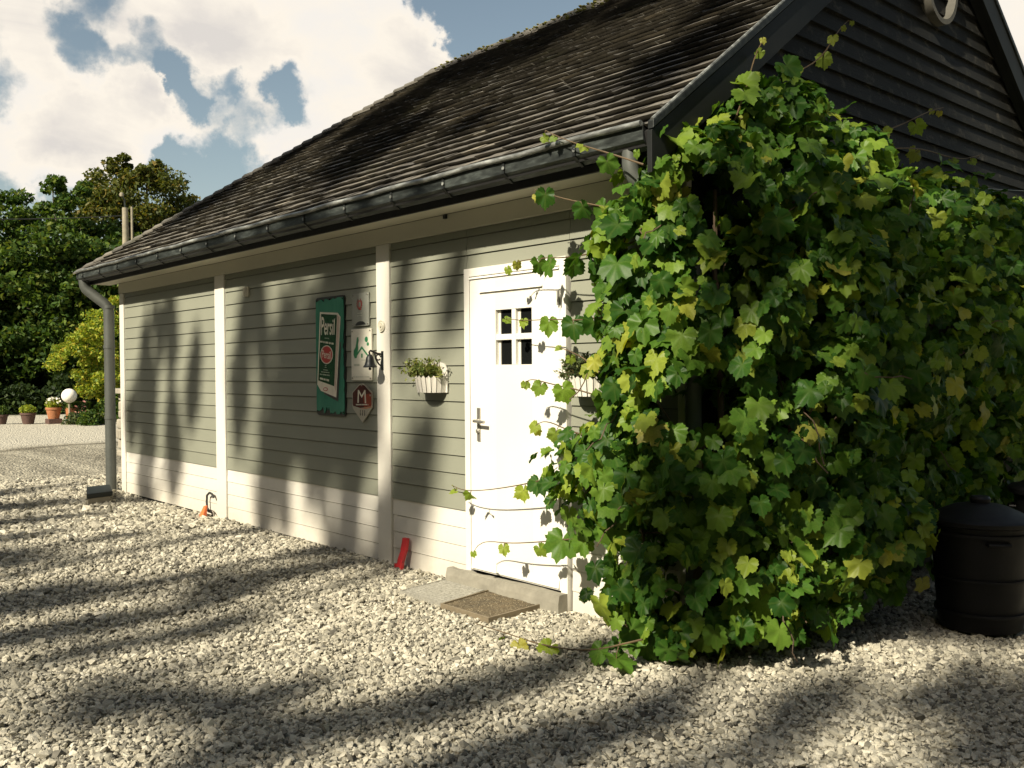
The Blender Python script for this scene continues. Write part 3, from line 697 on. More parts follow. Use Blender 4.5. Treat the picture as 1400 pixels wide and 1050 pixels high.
# ================================================================== step and mats
st = thing('door_step', 'low sandstone step under the white door, laid in two lengths', 'step', (.2, -.05, 0))
def rough_box(x0, x1, y0, y1, z0, z1, n, name, mat, parent, amp=.004):
    m = MB(); X = np.linspace(x0, x1, n); rows = [(y1, z0), (y0, z0), (y0, z0 + .6 * (z1 - z0)), (y0 + .006, z1), ((y0 + y1) / 2, z1), (y1, z1)]
    V = []
    for x in X:
        for (y, z) in rows:
            V.append((x + random.uniform(-1, 1) * amp * .3, y + random.uniform(-1, 1) * amp, z + random.uniform(-1, 1) * amp))
    k = len(rows); F = [(i * k + j, i * k + (j + 1) % k, (i + 1) * k + (j + 1) % k, (i + 1) * k + j) for i in range(n - 1) for j in range(k)] + [tuple(range(k))[::-1], tuple((n - 1) * k + j for j in range(k))]
    m.add(V, F); return m.build(name, mat, parent)
rough_box(-.36, .185, -.115, -.047, -.01, .108, 9, 'stone', MAT['stone_step'], st)
rough_box(.19, .80, -.125, -.047, -.01, .112, 9, 'stone', MAT['stone_step'], st)
def mat_obj(q, label, surf, z=.018):
    c = (sum(p[0] for p in q) / 4, sum(p[1] for p in q) / 4)
    t = thing('door_mat', label, 'door mat', (c[0], c[1], 0), None)
    ins = lambda d: [(c[0] + (p[0] - c[0]) * d, c[1] + (p[1] - c[1]) * d) for p in q]
    a = ins(1); b = ins(.955)
    m = MB()
    for i in range(4):
        j = (i + 1) % 4
        m.hexa([(a[i][0], a[i][1], -.02), (a[j][0], a[j][1], -.02), (b[j][0], b[j][1], -.02), (b[i][0], b[i][1], -.02), (a[i][0], a[i][1], z + .006), (a[j][0], a[j][1], z + .006), (b[j][0], b[j][1], z + .006), (b[i][0], b[i][1], z + .006)])
    m.build('rim', MAT['mat_edge'] if surf == 'mat_brown' else MAT['mat_grey'], t)
    # bristly / gridded surface
    n = 34; V = []; 
    for i in range(n):
        for k in range(n):
            u = i / (n - 1); v = k / (n - 1)
            p = [(b[0][d] * (1 - u) + b[1][d] * u) * (1 - v) + (b[3][d] * (1 - u) + b[2][d] * u) * v for d in (0, 1)]
            V.append((p[0], p[1], z - .006 + (.006 if (i % 2 == 0 or k % 2 == 0) else 0) * (surf == 'mat_grey') + random.uniform(0, .005)))
    F = [(i * n + k, i * n + k + 1, (i + 1) * n + k + 1, (i + 1) * n + k) for i in range(n - 1) for k in range(n - 1)]
    MB().add(V, F).build('surface', MAT[surf], t, smooth=False)
mat_obj(MATQ[0], 'grey square scraper mat lying to the left of the brown mat before the door', 'mat_grey')
mat_obj(MATQ[1], 'brown speckled mat in a thin metal rim in front of the door step', 'mat_brown', .026)

# ================================================================== signs on the wall
def bil(q, u, v):
    a = [q[0][i] * (1 - u) + q[1][i] * u for i in (0, 1)]; b = [q[3][i] * (1 - u) + q[2][i] * u for i in (0, 1)]
    return (a[0] * (1 - v) + b[0] * v, a[1] * (1 - v) + b[1] * v)
class Face:
    """flat artwork on a board: u across, v down, both 0..1"""
    def __init__(s, x0, x1, zt, zb, y): s.x0, s.x1, s.zt, s.zb, s.y = x0, x1, zt, zb, y; s.k = 0
    def P(s, u, v, d): return (s.x0 + (s.x1 - s.x0) * u, s.y - d, s.zt + (s.zb - s.zt) * v)
    def poly(s, pts, mat, parent, name, d=.0012, thick=.0008):
        front = [s.P(u, v, d) for u, v in pts]
        MB().prism(front, (0, thick, 0)).build(name, MAT[mat], parent)
    def ell(s, cu, cv, ru, rv, mat, parent, name, d, n=28, a0=0, a1=360):
        s.poly([(cu + ru * math.cos(R_(a0 + (a1 - a0) * i / n)), cv + rv * math.sin(R_(a0 + (a1 - a0) * i / n))) for i in range(n)], mat, parent, name, d)
    def text(s, txt, quad, mat, parent, d, name='lettering', bold=.0):
        cu = bpy.data.curves.new('t', 'FONT'); cu.body = txt; cu.resolution_u = 3; cu.offset = bold
        ob = bpy.data.objects.new('t', cu); COL.objects.link(ob); bpy.context.view_layer.update()
        me = bpy.data.meshes.new_from_object(ob.evaluated_get(bpy.context.evaluated_depsgraph_get()))
        bpy.data.objects.remove(ob); bpy.data.curves.remove(cu)
        co = np.array([v.co[:2] for v in me.vertices]); mn = co.min(0); mxx = co.max(0); o0 = loc_of(parent)
        for v, c in zip(me.vertices, co):
            u = (c[0] - mn[0]) / (mxx[0] - mn[0]); w = 1 - (c[1] - mn[1]) / (mxx[1] - mn[1])
            a, b = bil(quad, u, w); v.co = Vector(s.P(a, b, d)) - o0
        me.name = name; me.materials.clear()
        return link(name, me, MAT[mat], parent)
    def dashes(s, quad, n, mat, parent, d, name='small_print', words=(2, 4)):
        m = MB(); u = 0
        while u < .97:
            w = random.uniform(.03, .09)
            pts = [bil(quad, u, 0), bil(quad, min(1, u + w), 0), bil(quad, min(1, u + w), 1), bil(quad, u, 1)]
            m.add([s.P(a, b, d) for a, b in pts], [(0, 1, 2, 3)]); u += w + random.choice([.015, .015, .05])
        m.build(name, MAT[mat], parent)

# Persil enamel sign (spelling as on the wall)
t = thing('enamel_sign', 'tall chipped green enamel Persil sign, largest board on the middle panel', 'sign', (-2.08, -.02, 1.14))
F = Face(-2.322, -1.838, 2.165, 1.140, -.040)
def wavy(x0, x1, z0, z1, r, n=9, amp=.0):
    pts = []
    for (cx, cz, a) in ((x0 + r, z0 + r, 180), (x1 - r, z0 + r, 270), (x1 - r, z1 - r, 0), (x0 + r, z1 - r, 90)):
        for i in range(n): q = R_(a + 90 * i / (n - 1)); pts.append((cx + r * math.cos(q), cz + r * math.sin(q)))
    return pts
MB().prism([(x, -.024, z) for x, z in wavy(-2.322, -1.838, 1.140, 2.165, .035)], (0, .010, 0)).build('back_plate', MAT['enamel_black'], t)
pts = []
def edge(n, fx):
    for i in range(n): pts.append(fx(i / n, random.uniform(0, 1)))
random.seed(5)
edge(22, lambda q, r: (.022 + .956 * q, .985 - .03 * r * r * (1 + 1.2 * (abs(q - .45) < .3))))            # bottom
edge(26, lambda q, r: (.975 - .03 * r ** 3 - (.03 if .45 < q < .6 else 0) * r, .965 - .94 * q))      # right
edge(14, lambda q, r: (.96 - .94 * q, .016 + .03 * r ** 4 + (.035 if .42 < q < .56 else 0) * r))
edge(14, lambda q, r: (.016 + .012 * r ** 3, .02 + .95 * q))
F.poly(pts, 'enamel_green', t, 'panel', -.010, .005)
nu = lambda x, y: ((x - 22) / 248, (y - 50) / 940)
d0 = -.0085
F.poly([nu(235, 420), nu(243, 410), nu(212, 876), nu(92, 818), nu(100, 795), nu(195, 840)], 'enamel_black', t, 'drop_shadow', d0)
F.poly([nu(66, 166), nu(218, 186), nu(240, 220), nu(199, 845), nu(68, 795), nu(36, 745)], 'print_white', t, 'packet', d0 + .001)
F.poly([nu(214, 205), nu(232, 222), nu(196, 800), nu(186, 770)], 'print_pink', t, 'packet_side', d0 + .002)
F.poly([nu(78, 182), nu(211, 202), nu(183, 757), nu(46, 712)], 'print_dkgreen', t, 'packet_front', d0 + .003)
F.text('Persil', [nu(82, 205), nu(196, 230), nu(190, 356), nu(76, 352)], 'print_white', t, d0 + .004, bold=.012)
F.dashes([nu(108, 372), nu(146, 377), nu(146, 385), nu(108, 380)], 4, 'print_faint', t, d0 + .004)
F.dashes([nu(70, 395), nu(186, 418), nu(185, 432), nu(69, 408)], 14, 'print_white', t, d0 + .004)
F.ell(*nu(122, 508), 54 / 248, 74 / 940, 'print_white', t, 'roundel_ring', d0 + .004)
F.ell(*nu(122, 508), 48 / 248, 66 / 940, 'print_red', t, 'roundel', d0 + .005)
F.text('Persil', [nu(86, 468), nu(160, 484), nu(157, 548), nu(83, 530)], 'print_white', t, d0 + .006, bold=.012)
for (a, b_, w, h) in ((113, 588, 8, 6), (113, 604, 8, 6), (113, 626, 20, 7), (112, 643, 38, 8), (108, 662, 44, 11)):
    F.dashes([nu(a - w, b_ - w * .12), nu(a + w, b_ + w * .12), nu(a + w, b_ + h + w * .12), nu(a - w, b_ + h - w * .12)], 4, 'print_faint', t, d0 + .004)
F.dashes([nu(64, 688), nu(147, 706), nu(146, 722), nu(63, 702)], 6, 'print_white', t, d0 + .004)
F.ell(*nu(108, 782), 20 / 248, 15 / 940, 'print_red', t, 'roundel', d0 + .002)
F.ell(*nu(108, 782), 15 / 248, 9 / 940, 'print_white', t, 'roundel_centre', d0 + .003)
for (a, b_) in ((.5, .025), (.94, .03), (.06, .03), (.06, .965), (.94, .965)):
    x, y, z = F.P(a, b_, .002); MB().lathe([(0, -.008), (.007, -.008), (.006, .004), (0, .005)], (x, -.032, z), 10, 'y').build('screw', MAT['iron'], t)
random.seed(21)
# grey plaque with a red laurel Q
t = thing('wall_plaque', 'small frosted grey plaque bearing a red laurel Q, uppermost of three', 'plaque', (-1.59, -.02, 1.89))
F = Face(-1.722, -1.466, 2.162, 1.892, -.030)
MB().box(-1.722, -1.466, -.030, -.018, 1.892, 2.162).build('panel', MAT['plaque_grey'], t, bevel=.002)
m = MB()
for sgn in (-1, 1):
    for i in range(7):
        a = R_(-60 + i * 26) ; cu_ = .46 + sgn * .15 * math.cos(a) * (1 if sgn > 0 else 1); cv_ = .34 + .15 * math.sin(a)
        w = .030; pts_ = [(cu_ - w, cv_), (cu_ + w * .2, cv_ - .05), (cu_ + w, cv_ + .01), (cu_, cv_ + .03)]
        m.add([F.P(u, v_, .001) for u, v_ in pts_], [(0, 1, 2, 3)])
m.build('laurel', MAT['print_brown'], t, fixn=False)
F.text('Q', [(.36, .22), (.60, .22), (.60, .52), (.36, .52)], 'print_red', t, .0016, 'emblem')
F.dashes([(.33, .60), (.62, .60), (.62, .625), (.33, .625)], 4, 'print_faint', t, .001); F.dashes([(.30, .68), (.62, .68), (.62, .70), (.30, .70)], 4, 'print_faint', t, .001)
F.ell(.52, .985, .30, .13, 'enamel_black', t, 'reflection_arc', .001, 20, 180, 360)  # dark reflection on the plaque, painted as a flat shape
for a in (.07, .93):
    for c in (.06, .94):
        x, y, z = F.P(a, c, 0); MB().lathe([(0, 0), (.007, 0), (.006, .006), (0, .007)], (x, y, z), 10, 'y').build('screw', MAT['steel'], t)
# white plaque, green tree and house
t = thing('wall_plaque', 'white plaque with a green tree and cottage roof emblem, partly behind the bell', 'plaque', (-1.58, -.02, 1.448))
F = Face(-1.733, -1.428, 1.868, 1.446, -.032)
MB().box(-1.733, -1.428, -.032, -.018, 1.446, 1.868).build('panel', MAT['plaque_white'], t, bevel=.002)
F.poly([(.30, .17), (.36, .15), (.38, .22), (.34, .30), (.36, .38), (.30, .50), (.28, .56), (.18, .57), (.12, .50), (.14, .41), (.22, .36), (.26, .28)], 'print_leafgreen', t, 'tree_emblem', .0012)
F.poly([(.24, .505), (.54, .335), (.84, .505), (.80, .53), (.54, .385), (.28, .53)], 'print_leafgreen', t, 'roof_emblem', .0022)
F.poly([(.50, .48), (.57, .48), (.57, .56), (.50, .56)], 'print_leafgreen', t, 'door_emblem', .0012)
F.ell(.76, .21, .075, .055, 'print_leafgreen', t, 'cloud_emblem', .0012, 18); F.ell(.83, .30, .055, .035, 'print_leafgreen', t, 'cloud_emblem', .0012, 18)
F.dashes([(.15, .68), (.42, .68), (.42, .72), (.15, .72)], 4, 'print_faint', t, .0012); F.dashes([(.52, .60), (.80, .60), (.80, .615), (.52, .615)], 4, 'print_faint', t, .0012)
F.dashes([(.06, .925), (.9, .925), (.9, .94), (.06, .94)], 12, 'print_faint', t, .0012)
for a in (.06, .94):
    for c in (.04, .96):
        x, y, z = F.P(a, c, 0); MB().lathe([(0, 0), (.007, 0), (.006, .006), (0, .007)], (x, y, z), 10, 'y').build('screw', MAT['steel'], t)
# pointed maroon plaque with M
t = thing('wall_plaque', 'pointed maroon and cream plaque with a large M, lowest of the three', 'plaque', (-1.575, -.02, 1.103))
F = Face(-1.728, -1.428, 1.422, 1.100, -.030)
hexp = [(0, .235), (.36, .03), (.50, .0), (.64, .03), (1, .235), (1, .60), (.52, 1.0), (.04, .66), (0, .58)]
F.poly(hexp, 'plaque_cream', t, 'panel', 0, .010)
ins = [(.03, .25), (.37, .055), (.50, .03), (.63, .055), (.97, .25), (.97, .56), (.74, .60), (.40, .63), (.06, .585), (.03, .55)]
F.poly(ins, 'print_maroon', t, 'maroon_field', .0012); F.poly([(.55, .29), (.97, .25), (.97, .56), (.74, .60), (.60, .61)], 'print_rust', t, 'rust_field', .0020)
F.poly([(.40, .645), (.74, .612), (.97, .572), (.97, .60), (.74, .64)], 'print_orange', t, 'orange_stripe', .0012)
F.text('M', [(.31, .17), (.69, .17), (.72, .50), (.28, .50)], 'print_white', t, .0030)
F.dashes([(.2, .535), (.82, .52), (.82, .55), (.2, .565)], 10, 'print_white', t, .0030)
for i in range(3):
    q = .40 + i * .11; F.poly([(q, .68), (q + .03, .69), (q + .015, .75), (q + .03, .81), (q, .83), (q - .015, .78), (q, .73)], 'enamel_black', t, 'flame_emblem', .0012)
for (a, c) in ((.5, .045), (.93, .30)):
    x, y, z = F.P(a, c, .001); MB().lathe([(0, 0), (.008, 0), (.007, .006), (0, .007)], (x, y, z), 10, 'y').build('screw', MAT['steel'], t)
# rosette on the post
t = thing('wall_rosette', 'small round cream button fixed high on the post beside the plaques', 'rosette', (-1.278, -.03, 1.875))
MB().lathe([(0, 0), (.047, 0), (.050, .006), (.045, .012), (.036, .008), (.030, .014), (.012, .012), (.010, .020), (0, .021)], (-1.278, -.0305, 1.877), 28, 'y').build('disc', MAT['cream_shade'], t)
# bell
t = thing('wall_bell', 'black cast iron bell hanging from a scrolled bracket on the white post', 'bell', (-1.272, -.03, 1.60))
MB().box(-1.284, -1.258, -.036, -.0305, 1.53, 1.68).build('wall_plate', MAT['iron'], t)
brk = MB(); brk.tube([(-1.271, -.036, 1.655), (-1.271, -.08, 1.660), (-1.271, -.12, 1.676), (-1.271, -.145, 1.682), (-1.271, -.155, 1.672), (-1.271, -.150, 1.655)], .008, 8)
brk.tube([(-1.271, -.036, 1.555), (-1.271, -.07, 1.58), (-1.271, -.095, 1.62), (-1.271, -.105, 1.662)], .007, 8)
brk.tube([(-1.271, -.07 + .022 * math.cos(a * .7), 1.630 + .022 * math.sin(a * .7)) for a in range(9)], .006, 6)
brk.build('bracket', MAT['iron'], t)
MB().lathe([(.0, .098), (.011, .098), (.018, .09), (.030, .070), (.034, .042), (.041, .018), (.054, .0), (.052, -.006), (.040, .004), (0, .01)], (-1.271, -.150, 1.556), 24).build('bell_cup', MAT['iron'], t)
MB().tube([(-1.271, -.150, 1.60), (-1.271, -.150, 1.545)], .005, 6).build('clapper', MAT['iron'], t)
MB().lathe([(0, -.012), (.009, -.008), (.012, 0), (.009, .008), (0, .012)], (-1.271, -.150, 1.540), 12).build('clapper_ball', MAT['iron'], t)

# ---- planters with small plants
def leafquads(centers, size, up=.4, aspect=.5, rng=RNG):
    n = len(centers); nr = rng.normal(size=(n, 3)); nr[:, 2] += up; nr /= np.linalg.norm(nr, axis=1)[:, None]
    a = rng.normal(size=(n, 3)); a -= (a * nr).sum(1)[:, None] * nr; a /= np.linalg.norm(a, axis=1)[:, None]; b = np.cross(nr, a)
    s = size if isinstance(size, np.ndarray) else rng.uniform(size[0], size[1], n); s = s[:, None]
    v = np.stack([centers - a * s, centers - b * s * aspect + nr * s * .12, centers + a * s, centers + b * s * aspect + nr * s * .12], 1).reshape(-1, 3)
    return v, np.arange(4 * n).reshape(n, 4)
def planter(xc, zt, label, plabel, pm, seed):
    rng = np.random.default_rng(seed)
    t = thing('wall_planter', label, 'planter', (xc, -.02, zt - .10), 'picket planters either side of the door')
    w, dpt, hh = .152, .140, .118
    MB().prism([(xc - w, -.0205, zt - hh), (xc + w, -.0205, zt - hh), (xc + w, -.0205, zt + .05), (xc + w * .8, -.0205, zt + .09), (xc + w * .3, -.0205, zt + .11), (xc - w * .3, -.0205, zt + .11), (xc - w * .8, -.0205, zt + .09), (xc - w, -.0205, zt + .05)], (0, -.010, 0)).build('back_board', MAT['white_paint'], t)
    n = 11
    for i in range(n):
        a = math.pi * (i + .5) / n; ca, sa = math.cos(a), math.sin(a)
        c = Vector((xc + w * ca, -.031 - dpt * sa, 0)); tn = Vector((-w * sa, -dpt * ca, 0)).normalized(); nn = Vector((tn.y, -tn.x, 0))
        hw = .0185; taper = .80
        pts = []
        cb = Vector((xc + w * .86 * ca, -.031 - dpt * .86 * sa, 0))
        for (uu, zz, cc) in ((-hw * taper, -hh, cb), (hw * taper, -hh, cb), (hw, -.012, c), (0, .006, c), (-hw, -.012, c)):
            pts.append(cc + tn * uu + Vector((0, 0, zt + zz)))
        MB().prism(pts, nn * .006).build('slat', MAT['white_paint'], t)
    MB().lathe([(.0, -.118), (.105, -.118), (.13, -.02), (0, -.02)], (xc, -.034 - 0, zt), 20)
    ll = MB(); seg = 16; V = []
    for (sc_, z) in ((.80, -.112), (.93, -.03)):
        for i in range(seg + 1):
            a = math.pi * i / seg; V.append((xc + w * sc_ * math.cos(a), -.032 - dpt * sc_ * math.sin(a), zt + z))
    k = seg + 1; ll.add(V, [(i, i + 1, k + i + 1, k + i) for i in range(seg)] + [tuple(range(k)), tuple(range(k, 2 * k))[::-1], (0, k, 2 * k - 1, k - 1)])
    ll.build('liner', MAT['pot_dark'], t)
    p = thing('potted_plant', plabel, 'plant', (xc, -.10, zt - .03), 'small plants in the wall planters')
    st_ = []; Vs = []; cs = []
    m = MB()
    for i in range(95):
        a = rng.uniform(0, math.pi); r = rng.uniform(.05, 1.15)
        b0 = Vector((xc + w * .6 * r * math.cos(a), -.035 - dpt * .6 * r * math.sin(a), zt - .03))
        tip = b0 + Vector((rng.normal(0, .05) + .09 * r * math.cos(a) - .03, -abs(rng.normal(0, .045)) - .02 * math.sin(a), rng.uniform(.05, .17)))
        m.tube([b0, (b0 + tip) / 2 + Vector((0, 0, .012)), tip], [.0022, .002, .001], 4)
        for q in range(11):
            f = rng.uniform(.25, 1); cs.append(list(b0 * (1 - f) + tip * f + Vector(rng.normal(0, .012, 3))))
    m.build('stem', MAT['green_stem'], p, 'stuff', fixn=False)
    v, f = leafquads(np.array(cs), (.013, .027), .6, .36, rng); fastmesh('foliage', v, f, MAT[pm], p, 'stuff')
planter(-.590, 1.480, 'white picket wall planter between the post and the door', 'pale variegated plant in the planter left of the door', 'pale_leaf', 3)
planter(1.020, 1.480, 'white picket wall planter right of the door, half hidden by vine', 'dull grey green plant in the planter right of the door', 'dull_leaf', 4)

# ---- small things at the foot of the wall
t = thing('cable_loop', 'black cable loop with a dark grip at the foot of the white post', 'cable', (-4.53, -.05, 0))
lp = [(-4.44, -.05, .20), (-4.47, -.05, .235), (-4.535, -.05, .245), (-4.60, -.05, .21), (-4.61, -.05, .14), (-4.60, -.05, .08), (-4.56, -.05, .055)]
MB().tube(lp, .012, 6).build('cable', MAT['cable'], t)
MB().tube([(-4.585, -.05, .060), (-4.56, -.05, .048), (-4.50, -.05, .048), (-4.475, -.05, .058)], [.010, .018, .018, .010], 8).build('grip', MAT['iron'], t)
MB().tube([(-4.475, -.05, .060), (-4.44, -.05, .04), (-4.43, -.05, -.03)], .006, 6).build('cable', MAT['steel'], t)
t = thing('plastic_peg', 'small bright orange plastic peg in the gravel under the cable loop', 'peg', (-4.53, -.12, 0))
MB().hexa([(-4.60, -.16, -.03), (-4.50, -.16, -.03), (-4.50, -.10, -.03), (-4.60, -.10, -.03), (-4.545, -.115, .11), (-4.49, -.115, .12), (-4.49, -.09, .12), (-4.545, -.09, .11)]).build('body', MAT['orange'], t, bevel=.008)
t = thing('red_stake', 'red curved plastic stake standing against the white boards by the post', 'stake', (-.95, -.05, 0))
R1 = [(-.965, -.10, -.03), (-.965, -.085, .06), (-.95, -.065, .14), (-.945, -.050, .235)]
m = MB()
for (a, c) in zip(R1[:-1], R1[1:]):
    m.hexa([(a[0] - .035, a[1] - .010, a[2]), (a[0] + .03, a[1] - .010, a[2]), (a[0] + .03, a[1] + .016, a[2]), (a[0] - .035, a[1] + .016, a[2]), (c[0] - .032, c[1] - .010, c[2]), (c[0] + .027, c[1] - .010, c[2]), (c[0] + .027, c[1] + .016, c[2]), (c[0] - .032, c[1] + .016, c[2])])
m.build('blade', MAT['red'], t)
MB().box(-1.035, -.99, -.10, -.07, -.02, .035).build('foot', MAT['red'], t, bevel=.004)
# drain block under the downpipe
t = thing('drain_block', 'low pale block with a dark flat top beside the left downpipe', 'block', (-6.95, -.56, 0))
def skew(z0, z1, mat, nm, gx=0):
    q = [(-6.50, -.72), (-6.60, -.40), (-7.20, -.24), (-7.05, -.56)]
    MB().prism([(a, b_, z0) for a, b_ in q], (0, 0, z1 - z0)).build(nm, MAT[mat], t, bevel=.006)
q1 = [(-6.42, -.70), (-6.50, -.42), (-7.05, -.26), (-7.00, -.52)]
MB().prism([(a, b_, -.02) for a, b_ in q1], (0, 0, .075)).build('base', MAT['stone'], t, bevel=.006)
q2 = [(-6.40, -.72), (-6.48, -.40), (-7.20, -.20), (-7.12, -.50)]
MB().prism([(a, b_, .057) for a, b_ in q2], (0, 0, .055)).build('slab', MAT['pot_dark'], t, bevel=.006)
# rubble pillar behind the corner
t = thing('stone_pillar', 'rubble stone pillar with a flat slab cap behind the downpipe', 'pillar', (-8.55, .3, 0))
z = 0; px, py = -8.35, .62
random.seed(3)
while z < 1.22:
    h = random.uniform(.09, .17)
    for (dx, dy) in ((-.12, -.12), (.12, -.12), (-.12, .12), (.12, .12)):
        jx, jy = random.uniform(-.03, .03), random.uniform(-.03, .03)
        cc = Vector((px + dx + jx, py + dy + jy, z + h / 2)); sx, sy = random.uniform(.2, .27), random.uniform(.2, .27)
        m = MB().obox(cc, (sx, random.uniform(-.03, .03), 0), (0, sy, random.uniform(-.02, .02)), (0, 0, h * .93)); m.build('stone', MAT['stone'], t, bevel=.02)
    z += h
MB().obox((px, py, z + .03), (.66, 0, 0), (0, .66, 0), (0, 0, .07)).build('cap_slab', MAT['stone'], t, bevel=.012)
# white ceramic lamp seen through the vine, and two wires
# ================================================================== bins
def dustbin(c, label, sc=1.0, turn=0):
    t = thing('dustbin', label, 'bin', (c[0], c[1], 0), 'black lidded bins beside the vine')
    k = sc
    prof = [(.0, .0), (.225, .0), (.235, .012), (.250, .20), (.268, .45), (.280, .60), (.286, .622), (.286, .640), (.270, .642)]
    MB().lathe([(r * k, h * k) for r, h in prof] + [(.25 * k, .60 * k), (0, .55 * k)], (c[0], c[1], 0), 40).build('body', MAT['bin'], t)
    lid = [(.0, .63), (.300, .630), (.316, .638), (.318, .662), (.304, .676), (.262, .682), (.235, .700), (.15, .738), (.06, .755), (0, .757)]
    for zz, r0 in ((.56, .2775), (.30, .2575), (.10, .2425)):
        MB().lathe([(r0 - .012, zz - .012), (r0 + .005, zz - .010), (r0 + .007, zz), (r0 + .005, zz + .010), (r0 - .012, zz + .012)], (c[0], c[1], 0), 40).build('rib', MAT['bin'], t)
    l = MB().lathe([(r * k, h * k) for r, h in lid], (c[0], c[1], 0), 40).build('lid', MAT['bin'], t)
    kk = [(.0, .75), (.055, .752), (.060, .78), (.050, .795), (0, .797)]
    MB().lathe([(r * k, h * k) for r, h in kk], (c[0], c[1], 0), 20).build('lid_knob', MAT['bin'], l)
    a = R_(turn); v = Vector((math.cos(a), math.sin(a), 0)); w = Vector((-v.y, v.x, 0))
    p = Vector((c[0], c[1], .545 * k))
    for sg in (-1, 1):
        vv = v * sg
        MB().tube([p + vv * .25 * k + w * .06, p + vv * .30 * k + w * .055, p + vv * .305 * k, p + vv * .30 * k - w * .055, p + vv * .25 * k - w * .06], .011, 8).build('handle', MAT['bin'], t)
dustbin((2.67, 1.52), 'round black plastic bin with a domed lid standing right of the vine', .96, -48)
dustbin((2.78, 2.62), 'second black bin with grey lid behind the first, cut off at the right', 1.08, 20)

# ================================================================== vine
def leaf_variant(seed):
    rg = random.Random(seed)
    # half outline of a five lobed toothed leaf: angle from tip (deg), radius
    key = [(0, 1.02), (12, .90), (25, .74), (37, .84), (49, .92), (62, .82), (76, .70), (90, .71), (104, .72), (122, .67), (140, .62), (158, .55), (172, .26)]
    sx, sy = rg.uniform(.86, 1.12), rg.uniform(.92, 1.12); cu1, cu2, cu3 = rg.uniform(-.35, .35), rg.uniform(-.30, .30), rg.uniform(-.2, .45)
    def rad(a):
        a = abs(a)
        for (a0, r0), (a1, r1) in zip(key[:-1], key[1:]):
            if a0 <= a <= a1: return r0 + (r1 - r0) * (a - a0) / (a1 - a0)
        return .18
    A = []
    a = -172
    while a <= 172:
        A.append(a); a += 9.05
    V = [(0, 0, 0)]; vein = [1.0]; fold = rg.uniform(.10, .45); droop = rg.uniform(.05, .45); wob = rg.uniform(0, 6)
    for ring, q in ((0, .5), (1, 1.0)):
        for i, a in enumerate(A):
            r = rad(a) * q
            if ring: r *= (1.05 if i % 2 else .94) * rg.uniform(.95, 1.06)
            x = math.sin(R_(a)) * r * sx; y = math.cos(R_(a)) * r * sy
            z = fold * abs(x) * .8 - droop * (r ** 2) * .55 + .07 * math.sin(a * .09 + wob) * q + cu1 * x * y + cu2 * x * x - cu3 * max(0, y) ** 2 * .6
            V.append((x, y, z)); aa = abs(a)
            vein.append(max(0, 1 - min(abs(aa - 0), abs(aa - 50), abs(aa - 108)) / 7) * (1 - .3 * ring))
    n = len(A); F = []
    for i in range(n - 1):
        F.append((0, 1 + i + 1, 1 + i, 0)) 
    tri = [(0, 2 + i, 1 + i) for i in range(n - 1)]
    quad = [(1 + i, 2 + i, n + 2 + i, n + 1 + i) for i in range(n - 1)]
    tr = tri + [(q[0], q[1], q[2]) for q in quad] + [(q[0], q[2], q[3]) for q in quad]
    return np.array(V), np.array(tr), np.array(vein)
LV = [leaf_variant(i) for i in range(14)]
LME = []
for i, (V, T, ve) in enumerate(LV):
    for mi, mk in enumerate(('vine_leaf', 'vine_young')):
        me = bpy.data.meshes.new('leaf'); me.from_pydata([tuple(v) for v in V], [], [tuple(int(q) for q in t_) for t_ in T])
        a = me.attributes.new('vein', 'FLOAT', 'POINT'); a.data.foreach_set('value', ve.astype(np.float32))
        me.polygons.foreach_set('use_smooth', [True] * len(me.polygons)); me.materials.append(MAT[mk]); LME.append(me)
vine = thing('grape_vine', 'large leafy grape vine climbing over the right corner and black gable wall', 'vine', (1.9, -.1, 0))
VO = Vector((1.9, -.1, 0))
# body of the vine: overlapping masses (centre, radii)
VB = [((2.36, .85, .62), (.26, .40, .36)), ((1.72, -.22, 1.95), (.30, .26, .5)), ((1.78, -.25, 1.45), (.34, .28, .5)), ((1.80, -.12, 2.5), (.26, .32, .3)), ((1.84, -.24, .36), (.38, .42, .36)), ((1.95, -.05, .42), (.50, .50, .42)), ((2.10, .45, .55), (.42, .50, .48)), ((2.12, .95, .85), (.34, .45, .50)),
      ((1.45, -.22, .92), (.52, .36, .36)), ((1.85, -.10, 1.10), (.55, .48, .55)), ((2.08, .55, 1.25), (.42, .6, .6)),
      ((1.62, -.16, 1.62), (.36, .32, .50)), ((1.90, 0.0, 1.80), (.46, .44, .55)), ((2.05, .7, 1.9), (.40, .6, .6)),
      ((1.58, -.18, 2.18), (.36, .30, .36)), ((1.90, .0, 2.42), (.34, .42, .42)), ((1.98, .55, 2.55), (.30, .5, .42)), ((1.95, .62, 2.98), (.17, .34, .25)), ((1.93, .25, 2.85), (.16, .28, .26)), ((1.92, 1.3, 2.82), (.22, .45, .30)),
      ((2.05, 1.5, 1.5), (.40, .7, .75)), ((2.02, 1.4, 2.35), (.34, .6, .50)), ((2.05, 2.3, 1.75), (.38, .7, .85)), ((2.00, 2.3, 2.45), (.33, .6, .42)),
      ((2.05, 3.2, 1.75), (.38, .7, .85)), ((2.0, 3.2, 2.50), (.32, .7, .40)), ((2.05, 4.2, 1.75), (.38, .8, .85)), ((2.0, 4.3, 2.55), (.32, .8, .38)), ((2.05, 5.3, 1.8), (.38, .8, .9)), ((2.05, 6.2, 1.8), (.4, .7, .9)),
      ((2.0, 2.0, .75), (.25, .6, .5)), ((2.0, 3.4, .75), (.25, 1.0, .5))]
rng = np.random.default_rng(42)
C_ = []; NO = []; SZ = []; LIT = []
def in_wall(p): return (p[0] < XR + .07 and p[1] > -.05) 
vol = [r[0] * r[1] * r[2] for _, r in VB]; tot = sum(vol)
cam_np = np.array(CAM)
